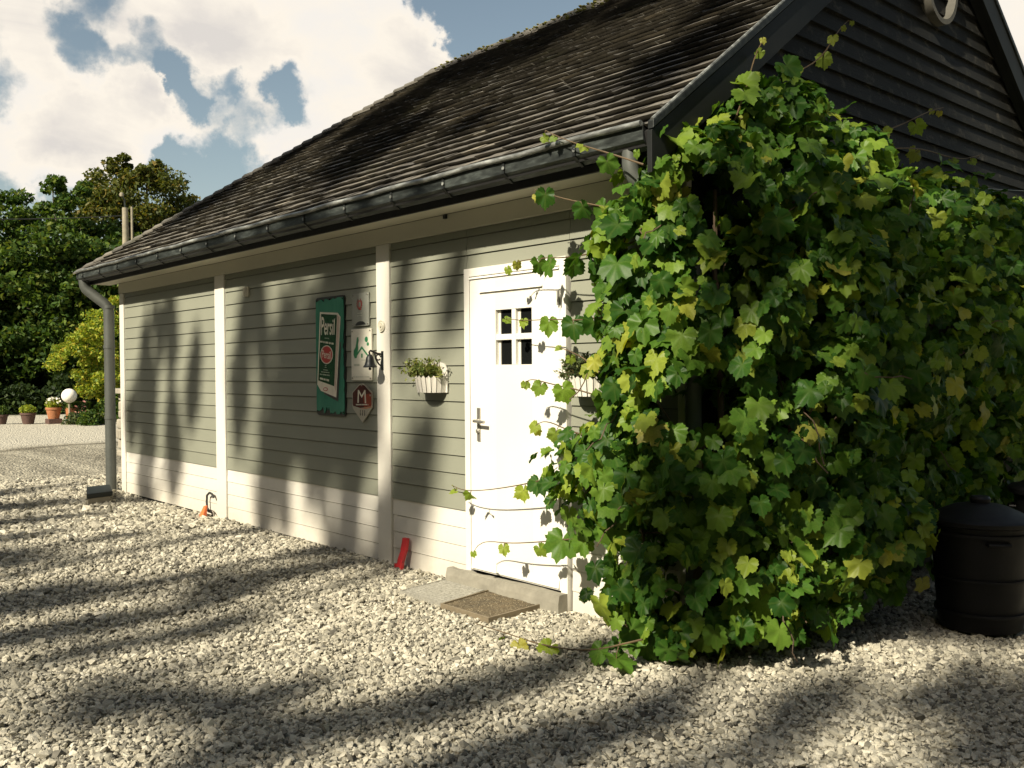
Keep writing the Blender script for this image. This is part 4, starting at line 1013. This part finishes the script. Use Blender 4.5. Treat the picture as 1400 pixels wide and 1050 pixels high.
for (c, r), v in zip(VB, vol):
    area = (r[0] * r[1] + r[1] * r[2] + r[0] * r[2])
    n = int(400 * area / .45)
    d = rng.normal(size=(n, 3)); d /= np.linalg.norm(d, axis=1)[:, None]
    q = np.where(rng.random(n) < .12, rng.uniform(1.0, 1.28, n), rng.uniform(.60, 1.06, n))
    P = np.array(c) + d * np.array(r) * q[:, None]
    for p, dd, qq in zip(P, d, q):
        if p[2] < .06 or in_wall(p): continue
        # drop leaves deep inside other masses
        deep = 0
        for (c2, r2) in VB:
            e2 = (((p - np.array(c2)) / np.array(r2)) ** 2).sum()
            if e2 < .42: deep += 1
        if deep and rng.random() < .85: continue
        if noise.noise(Vector(p) * 2.6) < -.30 and not (p[0] < 1.9 and p[1] < .2 and p[2] > 1.5): continue          # gaps
        C_.append(p); NO.append(dd); SZ.append(.052 + .062 * rng.random() ** 1.3 if rng.random() > .15 else rng.uniform(.03, .05))
C_ = np.array(C_); NO = np.array(NO); SZ = np.array(SZ)
print('vine leaves', len(C_))
def leaf_frame(p, nrm, rg, hang=.75):
    """leaf hangs from its stalk: face turned outward and to the light, tip pointing down"""
    f = Vector(nrm) * .85 + Vector((.10, -.42, .45)) + Vector(rg.normal(0, .55, 3)); f.normalize()
    tip = Vector((rg.normal(0, .45), rg.normal(0, .45), -1.0)); tip = tip - f * tip.dot(f); tip.normalize()
    x = tip.cross(f); return Matrix((( x.x, tip.x, f.x), (x.y, tip.y, f.y), (x.z, tip.z, f.z)))
dist = np.linalg.norm(C_ - cam_np, axis=1); outw = ((C_ - np.array([1.75, 1.5, 1.2])) * (cam_np - C_)).sum(1)
vd = (cam_np - C_) / dist[:, None]; facing = (NO * vd).sum(1)
score = SZ / dist * (1 + .8 * np.clip(facing, -1, 1)); order = np.argsort(-score)
Vall = []; Fall = []; Aall = []; nb = 0
for rank, i in enumerate(order):
    B = leaf_frame(C_[i], NO[i], rng); s = SZ[i]; vi = rng.integers(0, 14)
    young = rng.random() < .07
    if rank < 250:
        M4 = Matrix.Translation(Vector(C_[i]) - VO) @ (B * s).to_4x4()
        o = bpy.data.objects.new('leaf', LME[vi * 2 + (1 if young else 0)]); COL.objects.link(o); o.parent = vine; o.matrix_local = M4
    else:
        V, T, ve = LV[vi]; Bn = np.array(B); Vall.append(V @ Bn.T * s + C_[i]); Fall.append(T + nb); Aall.append(ve); nb += len(V)
fastmesh('foliage', np.concatenate(Vall), np.concatenate(Fall), MAT['vine_leaf'], vine, 'stuff', True, ('vein', np.concatenate(Aall)))
# woody stems and inner shoots
def wob(a, b, n=8, amp=.06, seed=0):
    rg = random.Random(seed); a = Vector(a); b = Vector(b); out = []
    for i in range(n + 1):
        t_ = i / n; out.append(a * (1 - t_) + b * t_ + Vector((rg.uniform(-amp, amp), rg.uniform(-amp, amp), rg.uniform(-amp, amp))) * math.sin(math.pi * t_))
    return out
for i, (a, b_, r) in enumerate([((1.80, -.10, -.02), (1.86, .05, 2.5), .028), ((1.95, .6, -.02), (1.9, .8, 2.8), .022), ((1.60, -.18, -.02), (1.45, -.2, 1.9), .012), ((1.86, .05, 2.3), (1.95, 4.5, 2.55), .018), ((1.88, .3, 1.6), (2.0, 5.5, 1.7), .016), ((2.0, .3, -.02), (2.3, .7, .7), .010),
                            ((1.7, -.15, .1), (1.35, -.35, .45), .007), ((1.7, -.15, .6), (1.1, -.35, .95), .006)]):
    MB().tube(wob(a, b_, 12, .10, i), [r * (1 - .6 * k / 12) for k in range(13)], 7).build('stem', MAT['vine_stem'], vine)
m = MB()
for i in range(170):
    k = rng.integers(0, len(C_)); p = Vector(C_[k]); q = p + Vector(rng.normal(0, .16, 3)) + Vector((0, 0, -.12))
    if in_wall(q) or q.z < .02: continue
    m.tube(wob(q, p, 5, .03, i), .0035, 5)
m.build('twigs', MAT['vine_stem'], vine, 'stuff', fixn=False)
# long shoots reaching over the door, the gutter and the gable
SHOOT = {
 's1': ([(1.599, -.3, 2.217), (1.329, -.3, 2.184), (1.037, -.28, 2.183), (.85, -.27, 2.201), (.585, -.25, 2.208), (.536, -.25, 2.185)], [(.10, .095), (.35, .085), (.52, .105), (.60, .085), (.82, .045), (.98, .04)]),
 's2': ([(1.648, -.3, 1.759), (1.382, -.3, 1.823), (1.154, -.28, 1.809), (.91, -.26, 1.828), (.615, -.24, 1.832), (.462, -.24, 1.853)], [(.12, .12), (.30, .115), (.46, .095), (.62, .085), (.80, .05), (.98, .04)]),
 's3': ([(1.593, -.3, 1.304), (1.209, -.3, 1.399), (.906, -.28, 1.438), (.725, -.26, 1.469), (.658, -.26, 1.45)], [(.2, .10), (.4, .09), (.6, .06), (.8, .04), (.98, .04)]),
 's3b': ([(1.38, -.3, 1.462), (1.21, -.3, 1.588), (1.063, -.28, 1.633), (.983, -.28, 1.656)], [(.3, .07), (.65, .045), (.97, .035)]),
 's4': ([(1.146, -.3, .909), (.869, -.28, .864), (.569, -.26, .793), (.207, -.24, .727), (-.027, -.22, .705), (-.148, -.22, .729)], [(.05, .09), (.18, .09), (.30, .10), (.36, .07), (.68, .065), (.85, .04), (.98, .035)]),
 's5': ([(1.202, -.3, .554), (1.022, -.3, .517), (.768, -.28, .466), (.496, -.26, .419), (.241, -.24, .399), (.149, -.24, .352)], [(.05, .09), (.22, .125), (.30, .10), (.38, .06), (.62, .055), (.95, .03)]),
 's6': ([(1.822, -.5, 2.566), (1.598, -.5, 2.661), (1.412, -.5, 2.734), (1.244, -.5, 2.805), (1.098, -.5, 2.883)], [(.30, .085), (.50, .055), (.97, .035), (.85, .03)]),
 's7': ([(1.6, -.3, 2.375), (1.275, -.32, 2.46), (1.071, -.34, 2.52), (.854, -.36, 2.60)], [(.25, .07), (.45, .08), (.75, .085), (.85, .05)]),
 's8': ([(1.321, -.3, 1.131), (1.089, -.3, 1.162), (.872, -.28, 1.218), (.775, -.28, 1.192)], [(.3, .09), (.5, .07), (.75, .05), (.97, .04)]),
 's9': ([(1.95, .284, 2.958), (1.95, .503, 3.163), (1.95, .978, 3.368), (1.93, 1.238, 3.627), (1.90, 1.42, 3.74)], [(.1, .07), (.25, .06), (.42, .06), (.55, .07), (.68, .05), (.8, .03), (.97, .025)]),
 's9b': ([(1.92, .1, 2.8), (1.92, .25, 3.05), (1.90, .38, 3.3), (1.88, .5, 3.42)], [(.2, .06), (.5, .05), (.75, .04), (.98, .03)]),
 's10': ([(1.95, 1.312, 2.932), (1.95, 2.013, 3.159), (1.95, 2.456, 3.34), (1.95, 2.693, 3.408)], [(.12, .08), (.3, .07), (.5, .08), (.8, .035), (.97, .03)]),
 's10b': ([(1.95, 1.5, 2.9), (1.97, 2.2, 3.05), (1.97, 2.9, 3.05), (1.97, 3.3, 3.15)], [(.2, .07), (.4, .07), (.6, .05), (.8, .045), (.97, .03)]),
 's11': ([(1.926, -.65, .189), (1.63, -.72, .075), (1.303, -.75, .045), (1.066, -.75, .05), (.745, -.75, .05)], [(.25, .085), (.48, .085), (.62, .07), (.75, .03)]),
 's12': ([(1.75, -.45, .35), (1.78, -.62, .22), (1.80, -.70, .10)], [(.5, .11), (.98, .12)]),
 's13': ([(2.15, .75, .5), (2.45, .85, .42), (2.60, .95, .33)], [(.3, .09), (.6, .09), (.95, .07)]),
}
LCOUNT = 0
srg = np.random.default_rng(77)
for nm, (pts, leaves) in SHOOT.items():
    P = [Vector(p) for p in pts]
    # smooth the path
    for _ in range(2):
        Q = [P[0]]
        for a, b_ in zip(P[:-1], P[1:]): Q += [a * .75 + b_ * .25, a * .25 + b_ * .75]
        Q.append(P[-1]); P = Q
    n = len(P); MB().tube(P, [.0058 * (1 - .65 * i / (n - 1)) for i in range(n)], 6).build('shoot', MAT['green_stem'], vine)
    for (t_, s) in leaves:
        k = t_ * (n - 1); i = min(int(k), n - 2); b0 = P[i].lerp(P[i + 1], k - i)
        hang = Vector((srg.normal(0, .02), srg.normal(-.01, .02), -abs(srg.normal(.025, .015))))
        j = b0 + hang
        MB().tube([b0, (b0 + j) / 2 + Vector((0, 0, .004)), j], .0024, 5).build('leaf_stalk', MAT['green_stem'], vine)
        f = Vector((.55, -.75, .35)) + Vector(srg.normal(0, .38, 3)); f.normalize(); tip = Vector((srg.normal(0, .4), srg.normal(0, .3), -1)); tip -= f * tip.dot(f); tip.normalize(); x = tip.cross(f)
        B = Matrix(((x.x, tip.x, f.x), (x.y, tip.y, f.y), (x.z, tip.z, f.z)))
        o = bpy.data.objects.new('leaf', LME[int(srg.integers(0, 14)) * 2 + (1 if s < .075 else 0)]); COL.objects.link(o); o.parent = vine
        o.matrix_local = Matrix.Translation(j - VO) @ (B * s).to_4x4(); LCOUNT += 1
# training wires along the gable, with a white insulator
w = thing('training_wire', 'thin pale wire stretched along the black gable above the vine', 'wire', (1.98, 1.8, 2.72))
MB().tube([(1.98, 1.6, 2.70), (1.99, 3.0, 2.86), (1.98, 6.0, 3.16)], .0022, 5).build('strand', MAT['steel'], w)
MB().tube([(1.74, 6.0, 3.16), (2.0, 6.0, 3.16)], .006, 6).build('hook', MAT['steel'], w)
w = thing('wall_lamp', 'small white round lamp on the black gable half buried in leaves', 'lamp', (1.78, 3.05, 2.80))
MB().lathe([(.0, -.075), (.03, -.07), (.06, -.045), (.075, 0), (.06, .045), (.03, .06), (0, .062)], (1.93, 3.09, 2.84), 20).build('shade', MAT['flower_white'], w)
MB().tube([(1.745, 3.09, 2.90), (1.86, 3.09, 2.93), (1.93, 3.09, 2.90)], .010, 8).build('arm', MAT['iron'], w)

# ================================================================== background
def crown(masses, n, size, seed, clump=.22, nclump=60, aspect=.55, up=.5, shell=.55, cs=(1.25, 1.25, .75)):
    rg = np.random.default_rng(seed); CC = []
    vv = np.array([r[0] * r[1] * r[2] for _, r in masses]) ** (2 / 3); pr = vv / vv.sum()
    cl = []
    for _ in range(nclump):
        k = rg.choice(len(masses), p=pr); c, r = masses[k]
        d = rg.normal(size=3); d /= np.linalg.norm(d); cl.append((np.array(c) + d * np.array(r) * rg.uniform(shell, 1.0), np.mean(r) * clump * rg.uniform(.6, 1.4)))
    per = n // nclump
    for c, r in cl:
        d = rg.normal(size=(per, 3)); d /= np.linalg.norm(d, axis=1)[:, None]
        CC.append(c + d * (rg.uniform(0, 1, per) ** .4)[:, None] * r * np.array(cs))
    CC = np.concatenate(CC)
    return leafquads(CC, size, up, aspect, rg), cl
def tree(name, label, cat, base, h0, masses, n, size, mat, seed, trunk_r=.2, group=None, nclump=60, clump=.22, limbs=9, shell=.55, aspect=.55):
    t = thing(name, label, cat, base, group)
    (v, f), cl = crown(masses, n, size, seed, clump, nclump, shell=shell, aspect=aspect)
    fastmesh('crown', v, f, MAT[mat], t, 'stuff')
    b = Vector(base); top = Vector(masses[0][0]); rg = random.Random(seed)
    m = MB(); pth = wob(b - Vector((0, 0, .1)), top, 8, .15 if trunk_r > .1 else .04, seed); m.tube(pth, [trunk_r * (1 - .75 * i / 8) for i in range(9)], 9)
    for i in range(limbs):
        c, r = cl[rg.randrange(len(cl))]; k = rg.randint(3, 7); s_ = pth[k]
        m.tube(wob(s_, Vector(c), 6, .2 * min(1, trunk_r * 4), seed + i), [trunk_r * .38 * (1 - .8 * q / 6) for q in range(7)], 6)
    m.build('trunk', MAT['bark'], t, fixn=False)
    return t
# spreading olive green tree
tree('spreading_tree', 'broad olive green tree rising behind the utility pole', 'tree', (-43.7, 13.4, 0), 8,
     [((-43.8, 13.5, 9.8), (3.0, 3.0, 2.4)), ((-43.0, 15.0, 8.6), (2.4, 2.4, 1.7)), ((-44.6, 11.6, 9.2), (2.2, 2.4, 1.9)), ((-43.5, 13.0, 7.2), (3.0, 3.6, 1.6)), ((-43.4, 13.2, 11.6), (1.5, 1.5, .9)), ((-42.5, 16.0, 7.4), (1.6, 2.0, 1.2))],
     42000, (.075, .15), 'maple_leaf', 5, .35, 'background trees on the left', 210, .24, 16)
# woodland edge on the left
specs = [((-37.5, 1.4), 9.2, 3.0), ((-37.1, 4.4), 8.9, 2.9), ((-36.2, 7.2), 9.6, 2.4), ((-35.2, 9.4), 7.6, 2.2), ((-39.0, 9.6), 7.4, 2.6), ((-38.0, -1.8), 10, 3.0)]
lbl = ['tall green tree at the far left edge of the woodland', 'dense green tree second from the left in the woodland', 'leafy green tree with ragged top beside the olive tree', 'lower green tree just left of the roof corner', 'dull green tree filling the gap under the olive crown', 'tall green tree outside the left edge of the picture']
for i, ((x, y), h, r) in enumerate(specs):
    ms = [((x, y, h - r * .75), (r * .75, r * .75, r * .8)), ((x + .5, y - r * .35, h * .58), (r, r * .95, h * .25)), ((x + .8, y + r * .4, h * .45), (r * .9, r, h * .28)), ((x + .9, y, h * .25), (r * .9, r * 1.1, h * .24)), ((x + .3, y + .6, h - .5), (r * .35, r * .35, .6))]
    tree('woodland_tree', lbl[i], 'tree', (x, y, 0), h, ms, 30000, (.075, .15), 'tree_leaf', 20 + i, .22, 'background trees on the left', 170, .24, 10)
# dark shrub belt under the trees
def hedge():
    rg = np.random.default_rng(9); n = 26000
    y = rg.uniform(-6, 14, n); xx = -33.0 + .15 * (y - 3) + rg.uniform(-.8, .8, n) + .5 * np.sin(y * 1.3); z = rg.uniform(0, 1, n) ** .8 * (1.15 + .25 * np.sin(y * 2.1) + .2 * np.sin(y * 5.3))
    v, f = leafquads(np.stack([xx, y, z], 1), (.07, .15), .6, .55, rg)
    t = thing('hedge', 'low dark green hedge running behind the row of flower pots', 'hedge', (-33, 3.5, 0)); fastmesh('foliage', v, f, MAT['dark_leaf'], t, 'stuff')
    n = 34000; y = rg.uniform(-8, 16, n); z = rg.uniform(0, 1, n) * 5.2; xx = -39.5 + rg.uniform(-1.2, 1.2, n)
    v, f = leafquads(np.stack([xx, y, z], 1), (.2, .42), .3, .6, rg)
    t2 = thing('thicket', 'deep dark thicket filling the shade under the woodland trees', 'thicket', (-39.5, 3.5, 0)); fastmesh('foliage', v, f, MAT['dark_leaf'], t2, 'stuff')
    MB().tube([(-39.5, y_, 0) for y_ in (-8, 16)], .05, 5).build('stem', MAT['bark'], t2)
hedge()
# yellow green small tree beside the building
tree('ornamental_tree', 'small yellow green tree glowing in the sun left of the downpipe', 'tree', (-25.6, 5.9, 0), 3,
     [((-25.5, 5.6, 2.6), (.85, .95, .85)), ((-25.5, 4.75, 1.95), (.7, .75, .62)), ((-25.4, 6.3, 1.6), (.9, .9, .9)), ((-25.3, 5.6, 1.15), (.75, .85, .6)), ((-25.5, 6.2, 3.4), (.5, .5, .6)), ((-25.1, 6.3, .55), (.6, .8, .5))],
     20000, (.035, .075), 'bush_leaf', 31, .06, None, 120, .3, 8)
# utility pole
t = thing('utility_pole', 'grey wooden utility pole with a small lamp on top before the trees', 'utility pole', (-32.0, 8.62, 0))
MB().tube([(-32.0, 8.62, -.2), (-32.0, 8.62, 7.9)], [.15, .11], 12).build('pole', MAT['pole_wood'], t)
MB().tube([(-31.9, 8.84, 4.5), (-31.9, 8.84, 7.95)], .045, 8).build('conduit', MAT['pole_wood'], t)
MB().tube([(-32.0, 8.62, 7.85), (-32.0, 8.60, 8.2), (-31.98, 8.5, 8.35)], .03, 6).build('arm', MAT['zinc'], t)
MB().lathe([(0, -.10), (.07, -.08), (.09, 0), (.06, .06), (0, .08)], (-31.95, 8.48, 8.40), 12).build('lamp_head', MAT['pole_wood'], t)
w = thing('overhead_wire', 'thin dark overhead wire crossing the woodland towards the pole', 'wire', (-32, 8.6, 7.6))
MB().tube([(-32 - .25 * k, 8.6 - .8 * k, 7.6 - .015 * k * (20 - k) * .35) for k in range(21)], .018, 5).build('strand', MAT['cable'], w)
# pots
def fpot(c, r, h, mat, flab, leafm, flower=None, seed=0, fh=.22, lab='pot'):
    t = thing('flower_pot', flab, 'flower pot', (c[0], c[1], 0), 'flower pots along the edge of the far court')
    z0 = c[2]
    MB().lathe([(0, z0), (r * .72, z0), (r * .98, z0 + h * .8), (r * 1.08, z0 + h * .82), (r * 1.08, z0 + h), (r * .95, z0 + h), (r * .9, z0 + h * .9), (0, z0 + h * .88)], (c[0], c[1], 0), 20).build('pot', MAT[mat], t)
    rg = np.random.default_rng(seed); n = 700; d = rg.normal(size=(n, 3)); d /= np.linalg.norm(d, axis=1)[:, None]
    P = np.array([c[0], c[1], z0 + h + fh * .35]) + d * np.array([r * 1.15, r * 1.15, fh * .6]) * (rg.uniform(0, 1, n) ** .35)[:, None]; P = P[P[:, 2] > z0 + h * .85]
    v, f = leafquads(P, (.02, .045), .5, .5, rg); fastmesh('foliage', v, f, MAT[leafm], t, 'stuff')
    if flower:
        n = 90; d = rg.normal(size=(n, 3)); d[:, 2] = abs(d[:, 2]); d /= np.linalg.norm(d, axis=1)[:, None]
        P = np.array([c[0], c[1], z0 + h + fh * .5]) + d * np.array([r * 1.0, r * 1.0, fh * .55]); v, f = leafquads(P, (.03, .055), .9, .8, rg); fastmesh('blossom', v, f, MAT[flower], t, 'stuff')
fpot((-25.9, 2.80, 0), .19, .28, 'dark_pot', 'dark pot with low greenery at the left end of the row', 'tree_leaf', None, 1, .3)
fpot((-25.4, 3.42, 0), .21, .33, 'dark_pot', 'dark clay pot with bushy pale leaves, second in the row', 'bush_leaf', None, 2, .26)
t = thing('stone_block', 'dark block that carries the white flowered terracotta pot', 'block', (-25.0, 4.02, 0)); MB().box(-25.2, -24.8, 3.83, 4.21, -.02, .14).build('body', MAT['dark_pot'], t, bevel=.01)
fpot((-25.0, 4.02, .14), .21, .34, 'terracotta', 'terracotta pot full of white flowers, brightest of the row', 'bush_leaf', 'flower_white', 3, .28)
t = thing('flower_trough', 'rectangular terracotta trough with green plants left of the globe', 'trough', (-24.7, 4.55, 0))
MB().prism([(-24.85, 4.34, .0), (-24.55, 4.34, .0), (-24.50, 4.30, .46), (-24.90, 4.30, .46)], (0, .50, 0)).build('trough', MAT['terracotta'], t, bevel=.01)
rg = np.random.default_rng(8); P = np.stack([rg.uniform(-24.95, -24.45, 900), rg.uniform(4.26, 4.95, 900), rg.uniform(.44, .64, 900)], 1); v, f = leafquads(P, (.02, .05), .6, .5, rg); fastmesh('foliage', v, f, MAT['tree_leaf'], t, 'stuff')
t = thing('globe_light', 'bright white globe on a short stem among the pots', 'lamp', (-24.43, 4.30, 0))
MB().lathe([(0.0, -.215)] + [(.215 * math.sin(R_(a)), -.215 * math.cos(R_(a))) for a in range(15, 180, 15)] + [(0.0, .215)], (-24.43, 4.30, .83), 28).build('globe', MAT['globe'], t)
MB().tube([(-24.43, 4.30, -.02), (-24.43, 4.30, .62)], .03, 8).build('stem', MAT['pole_wood'], t)
def clump(name, lab, cat, c, r, n, size, mat, seed, fl=None):
    rg = np.random.default_rng(seed); d = rg.normal(size=(n, 3)); d[:, 2] = abs(d[:, 2]); d /= np.linalg.norm(d, axis=1)[:, None]
    P = np.array(c) + d * np.array(r) * (rg.uniform(0, 1, n) ** .4)[:, None]; v, f = leafquads(P, size, .5, .45, rg)
    t = thing(name, lab, cat, (c[0], c[1], 0)); fastmesh('foliage', v, f, MAT[mat], t, 'stuff')
    if fl:
        P = np.array(c) + rg.normal(size=(40, 3)) * np.array(r) * .45; P[:, 2] = c[2] + abs(P[:, 2] - c[2]) ; v, f = leafquads(P, (.03, .06), .6, .8, rg); fastmesh('blossom', v, f, MAT[fl], t, 'stuff')
clump('garden_shrub', 'dark leafy shrub at the foot of the yellow green tree', 'shrub', (-24.6, 6.0, 0), (.6, 1.1, .95), 3200, (.035, .075), 'tree_leaf', 40)
clump('rock_plant', 'low grey green plant spilling between trough and globe', 'plant', (-24.2, 4.55, 0), (.35, .55, .38), 1300, (.025, .06), 'dull_leaf', 41)
clump('garden_flower', 'small pink flowered plant right of the globe at the court edge', 'flower', (-23.6, 4.95, 0), (.28, .3, .30), 500, (.03, .06), 'tree_leaf', 42, 'flower_pink')
clump('border_plant', 'loose green plant leaning over the court edge below the globe', 'plant', (-23.4, 4.55, 0), (.3, .35, .45), 500, (.04, .08), 'tree_leaf', 43)
clump('rose_bloom', 'pale pink bloom on dark leaves between trough and globe', 'flower', (-24.3, 4.62, .30), (.18, .2, .3), 300, (.03, .05), 'dark_leaf', 44, 'flower_pink')

# ================================================================== trees behind the camera that throw the dappled shade
GS = 'shade trees standing beyond the yard behind the viewer'
SD = TOSUN
def shade_tree(base, h, masses, n, size, seed, tr, lab, nclump=70, clump=.25, limbs=14, mat='tree_leaf'):
    return tree('shade_tree', lab, 'tree', base, h, masses, n, size, mat, seed, tr, GS, nclump, clump, limbs, .2)
def up(p, t):      # where along the sunbeam to a lit place a bough has to hang
    return Vector(p) + SD * t
SHT = [  # trunk foot, height, trunk radius, [(place on wall, roof or yard, radius across, radius up-down)]
]
def shader(idx, foot, h, tr, spots, T, n, lab):
    ms = []
    for sp in spots:
        p, rx, rz = sp[:3]; ry = sp[3] if len(sp) > 3 else .6
        c = up(p, T); ms.append(((c.x, c.y, c.z), (rx, ry, rz)))
    top = Vector((foot[0], foot[1], h))
    t = thing('shade_tree', lab, 'tree', (foot[0], foot[1], 0), GS)
    (v, f), cl = crown(ms, n, (.05, .11), 100 + idx, .36, max(30, n // 75), shell=.05, cs=(.75, 1.1, 1.6))
    fastmesh('crown', v, f, MAT['tree_leaf'], t, 'stuff')
    m = MB(); pth = wob(Vector((foot[0], foot[1], -.1)), top, 10, .12, idx); m.tube(pth, [tr * (1 - .75 * i / 10) for i in range(11)], 10)
    rg = random.Random(idx)
    for i in range(16):
        c, r = cl[rg.randrange(len(cl))]; z = c[2] - rg.uniform(.3, 1.5); k = max(1, min(9, int(z / h * 10))); m.tube(wob(pth[k], Vector(c), 6, .12, i), [tr * .3 * (1 - .8 * q / 6) for q in range(7)], 6)
    m.build('trunk', MAT['bark'], t, fixn=False)
exec_spots = True
T1 = 18.0
def foot_for(xw, T=T1):      # trunk whose shadow climbs the wall at xw
    return (xw + SD.x * T, SD.y * T)
A = foot_for(-6.35); shader(1, A, 15.5, .11, [((-6.4, 0, 1.5), .34, .9), ((-6.2, 1, 3.4), .6, .5), ((-5.6, 0, .8), .2, .6), ((-5.6, 0, 2.0), .16, .5), ((-6.0, 0, 2.1), .12, .4), ((-5.0, 0, 1.5), .12, .7), ((-6.9, 0, 1.0), .1, .5), ((-6.6, -1.6, 0), .25, .15, 1.8), ((-5.6, -1.5, 0), .14, .12, 1.2), ((-8.2, -2.2, 0), .4, .2, 1.6), ((-5.6, 1.6, 4.3), .7, .5)], T1, 16500, 'slim shade tree farthest left behind the viewer')
A = foot_for(-3.35); shader(2, A, 17, .12, [((-3.4, 0, 2.1), .16, .5), ((-3.0, 0, 1.2), .24, .9), ((-3.7, 0, 1.9), .16, .5), ((-3.9, 0, 1.2), .14, .5), ((-3.3, 0, .5), .2, .4), ((-3.9, 1.6, 4.3), .9, .5), ((-3.2, 2.4, 4.9), 1.2, .5), ((-4.6, -2.2, 0), .16, .12, 1.5), ((-3.9, -1.0, 0), .12, .1, .9), ((-2.1, -2.6, 0), .10, .1, 1.2)], T1, 13500, 'second shade tree from the left behind the viewer')
A = foot_for(-2.15); shader(3, A, 17.5, .14, [((-2.3, 0, 1.25), .50, .8), ((-1.75, 0, .9), .36, .55), ((-1.9, 0, 1.9), .36, .6), ((-2.7, 0, 1.7), .24, .6), ((-2.6, .9, 3.6), .7, .5), ((-1.9, 2.3, 4.9), 1.1, .6), ((-.6, 2.4, 4.9), .8, .35), ((-1.4, -.7, 0), .20, .12, 1.2), ((-1.0, -2.6, 0), .12, .12, 1.4), ((-1.8, -1.5, 0), .10, .1, .9), ((-1.9, 0, .2), .25, .2)], T1, 23000, 'full shade tree in the middle behind the viewer')
A = foot_for(-1.0, 19); shader(4, A, 15.5, .09, [((-1.0, 0, 2.0), .08, .5), ((-.80, 0, .8), .12, .45), ((-1.1, 0, .35), .14, .3), ((-.4, 0, 2.2), .12, .2), ((-.8, .6, 3.5), .35, .3), ((.1, -2.8, 0), .10, .1, .9), ((.5, -2.6, 0), .3, .12, .5), ((-.5, -2.2, 0), .12, .1, .9)], 19, 6500, 'thin shade tree in front of the door behind the viewer')
A = foot_for(2.1, 17); shader(5, A, 17, .14, [((1.2, .5, 3.5), .5, .4), ((1.0, 1.5, 4.2), .4, .4), ((2.1, .4, 1.6), .3, .35), ((2.0, -.2, .5), .35, .3), ((1.5, -1.4, 0), .16, .12, 1.3), ((.9, -2.4, 0), .12, .12, .9), ((2.7, -.6, 0), .2, .2, 1.2), ((2.1, -2.0, 0), .18, .2, 1.0), ((3.5, .4, 0), .35, .3, .9), ((2.3, 1.8, 3.8), .8, .7), ((2.6, 2.6, 1.6), .7, .5), ((2.7, 1.5, .3), .5, .45), ((2.5, 1.3, 1.0), .35, .45), ((2.35, 2.2, 1.1), .5, .5), ((1.3, -2.3, 0), .35, .15, .5), ((2.3, -1.2, 0), .2, .2, .9), ((3.0, .1, 0), .2, .2, .7)], 17, 23000, 'leafy shade tree to the right behind the viewer')
def belt():  # unseen foliage added to cut the sky light reaching wall and yard
    rg = np.random.default_rng(55); P = []
    for (x0, y0, x1, y1, n) in ((-34, -27, 26, -25, 20000), (26, -25, 28, 34, 19000), (-34, -27, -40, -14, 3000)):
        t_ = rg.uniform(0, 1, n); x = x0 + (x1 - x0) * t_ + rg.normal(0, 1.3, n); y = y0 + (y1 - y0) * t_ + rg.normal(0, 1.3, n)
        z = rg.uniform(0, 1, n) * (15.0 + 1.8 * np.sin(x * .7 + y * .5) + 1.2 * np.sin(x * 1.9 + y * 1.3)); P.append(np.stack([x, y, z], 1))
    v, f = leafquads(np.concatenate(P), (.35, .75), .2, .7, rg)
    t = thing('woodland', 'added unseen mass of woodland that blocks low sky light behind the viewer', 'woodland', (0, -26, 0)); fastmesh('foliage', v, f, MAT['tree_leaf'], t, 'stuff')
    MB().tube([(-34, -27, 0), (26, -25, 0), (28, 34, 0)], .05, 5).build('stem', MAT['bark'], t)
belt()
print('objects', len(bpy.data.objects), 'tris ~', sum(len(o.data.polygons) for o in bpy.data.objects if o.type == 'MESH'))
